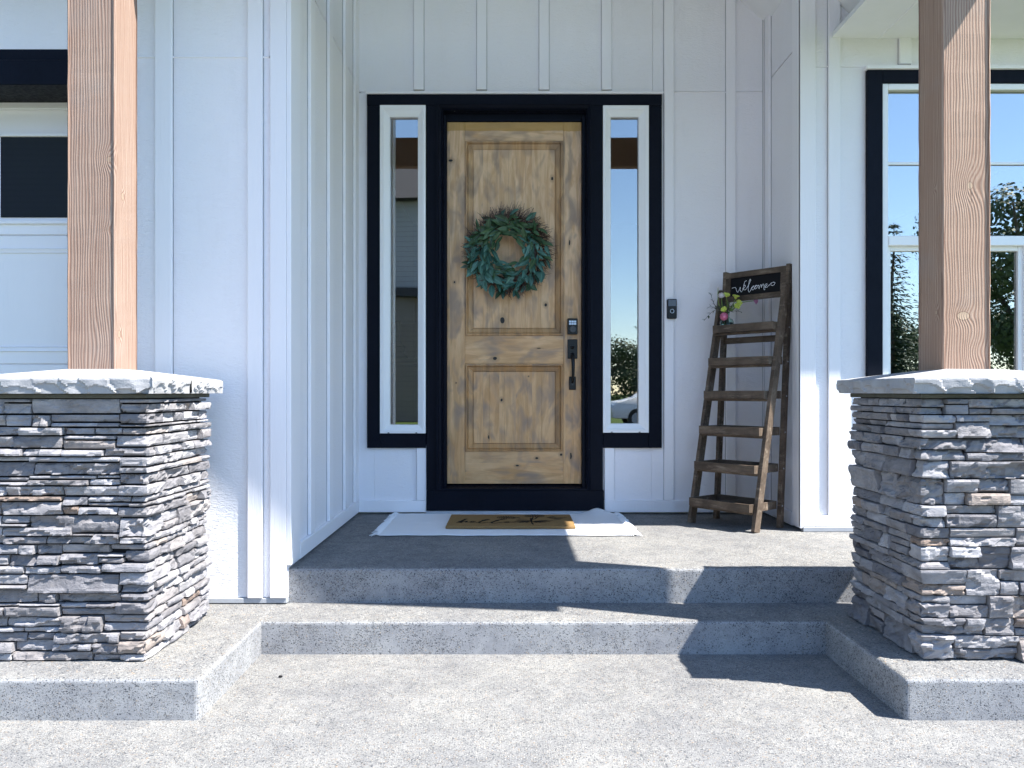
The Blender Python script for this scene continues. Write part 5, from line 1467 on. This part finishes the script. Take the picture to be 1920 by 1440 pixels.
BELT = [(3.5, -45, 3.9, 3.2, 'low leafy tree mirrored at the left of the right sidelight'), (6.2, -44, 4.2, 3.4, 'low leafy tree mirrored mid pane in the right sidelight'),
        (9.8, -45, 4.6, 3.2, 'low leafy tree mirrored right of the slim spruce'), (0.6, -47, 4.8, 2.8, 'low leafy tree across the street straight behind the viewer'),
        (20.0, -40, 3.4, 2.8, 'leafy tree mirrored left of the big tree in the window'), (26.5, -41, 6.8, 3.6, 'leafy tree mirrored behind the big tree in the window'),
        (33.0, -38, 6.4, 3.6, 'leafy tree mirrored at the far right of the window'), (14.5, -43, 3.2, 2.8, 'leafy tree mirrored beyond the spruce in the window')]
for i, (x, y, h, r, lb) in enumerate(BELT): broadleaf(x, y, h, r, 20 + i, lb)
for i, (x, y) in enumerate(((17.5, -14.5 + 5.2), (24.0, -9.0))):
    broadleaf(x, y, 1.3, 0.8, 40 + i, ['low red leaved shrub on the lawn mirrored in the window', 'second low red leaved shrub mirrored further right in the window'][i], 'lawnshrub', 'shrub', 'red shrubs on the lawn', 'red_shrub', 500)
def neighbour(x0, x1, y, h, lab, up, lowm):
    o = empty('neighbour_house', ((x0 + x1) / 2, y, -0.03)); tag(o, lab, 'house', 'houses across the street')
    MB().box(x0, x1, y - 8, y, -0.1, h * 0.56).build('lower_wall', M[lowm], o)
    MB().box(x0, x1, y - 8, y - 0.05, h * 0.56 + 0.35, h).build('upper_wall', M[up], o)
    MB().box(x0 - 0.4, x1 + 0.4, y - 8.4, y + 0.5, h * 0.56 + 0.01, h * 0.56 + 0.34).build('porch_roof', M['roofing'], o)
    r_ = MB(); vs = [r_.bm.verts.new(p) for p in ((x0 - .5, y + .5, h), (x1 + .5, y + .5, h), (x1 + .5, y - 8.5, h), (x0 - .5, y - 8.5, h), (x0 - .5, y - 4, h + 2.4), (x1 + .5, y - 4, h + 2.4))]
    for q in ((0, 1, 5, 4), (2, 3, 4, 5), (1, 2, 5), (3, 0, 4), (3, 2, 1, 0)): r_.bm.faces.new([vs[i] for i in q])
    r_.build('roof', M['roofing'], o)
    for wx in (0.1, 0.36):
        for wz in (0.2, 0.72):
            cx_ = x0 + (x1 - x0) * wx; f = MB().box(cx_ - 0.7, cx_ + 0.7, y - 0.049, y + 0.04, h * wz - 0.6, h * wz + 0.7).build('window', M['vinyl'], o)
            MB().box(cx_ - 0.6, cx_ + 0.6, y + 0.041, y + 0.05, h * wz - 0.5, h * wz + 0.6).build('pane', M['darkpane'], f)
neighbour(-10.5, -2.6, -21.0, 8.8, 'two storey neighbour house mirrored in the left sidelight', 'lap_pale', 'lap_tan')
neighbour(-27.0, -14.0, -19.0, 10.5, 'two storey neighbour house facing the garage door', 'lap_pale', 'lap_pale')

pb = MB(); pc = (px(526, 3.27), 3.27, 0.006)
pb.lathe([(0.001, -0.005), (0.0045, -0.004), (0.006, 0.0), (0.004, 0.003), (0.001, 0.004)], pc, 9)
for v_ in pb.bm.verts: v_.co.x = pc[0] + (v_.co.x - pc[0]) * 1.5
tag(pb.build('pebble', M['core'], smooth=True), 'small dark pebble lying on the walkway below the steps', 'pebble')

# parked car across the street, mirrored in the right sidelight
def car(x, y, lab):
    o = empty('parked_car', (x, y, -0.02)); tag(o, lab, 'car')
    cp = m_plain('white_car_paint', (0.72, 0.73, 0.74), 0.25, vary=0.03)
    prof = [(-2.2, 0.30), (-2.25, 0.62), (-2.1, 0.86), (-1.35, 0.96), (-0.72, 1.42), (0.75, 1.46), (1.45, 1.02), (2.15, 0.92), (2.25, 0.60), (2.2, 0.30)]
    m = MB(); W = 0.88; a = []; b = []
    for (px_, z_) in prof:
        w = W - (0.16 if z_ > 1.2 else 0.0)
        a.append(m.bm.verts.new((x + px_, y + w, z_))); b.append(m.bm.verts.new((x + px_, y - w, z_)))
    m.bm.faces.new(a); m.bm.faces.new(list(reversed(b)))
    for i in range(len(prof)): j = (i + 1) % len(prof); m.bm.faces.new((a[i], b[i], b[j], a[j]))
    bmesh.ops.bevel(m.bm, geom=list(m.bm.edges), offset=0.05, segments=2, affect='EDGES', profile=0.5)
    m.build('body', cp, o, True)
    for x0, x1 in ((-0.98, -0.02), (0.04, 0.98)):
        g_ = MB(); g_.bm.faces.new([g_.bm.verts.new(p) for p in ((x + x0, y + 0.895, 0.98), (x + x1, y + 0.895, 0.98), (x + min(x1, 0.70), y + 0.765, 1.38), (x + max(x0, -0.62), y + 0.765, 1.38))])
        g_.build('window', M['darkpane'], o)
    for wx in (-1.38, 1.40):
        for sy in (-1, 1):
            t_ = MB().tube([(x + wx, y + sy * 0.70, 0.31), (x + wx, y + sy * 0.90, 0.31)], 0.33, 20).build('wheel', M['metal_black'], o)
            MB().tube([(x + wx, y + sy * 0.901, 0.31), (x + wx, y + sy * 0.912, 0.31)], 0.2, 16).build('rim', M['flash'], t_)
    for sx in (-1, 1):
        for sy in (-0.62, 0.62): MB().box(x + sx * 2.19, x + sx * 2.27, y + sy - 0.14, y + sy + 0.14, 0.66, 0.78, 0.01).build('headlight' if sx < 0 else 'tail_light', M['button'] if sx < 0 else M['pink'], o)
car(5.6, -16.2, 'white parked car mirrored low in the right sidelight')
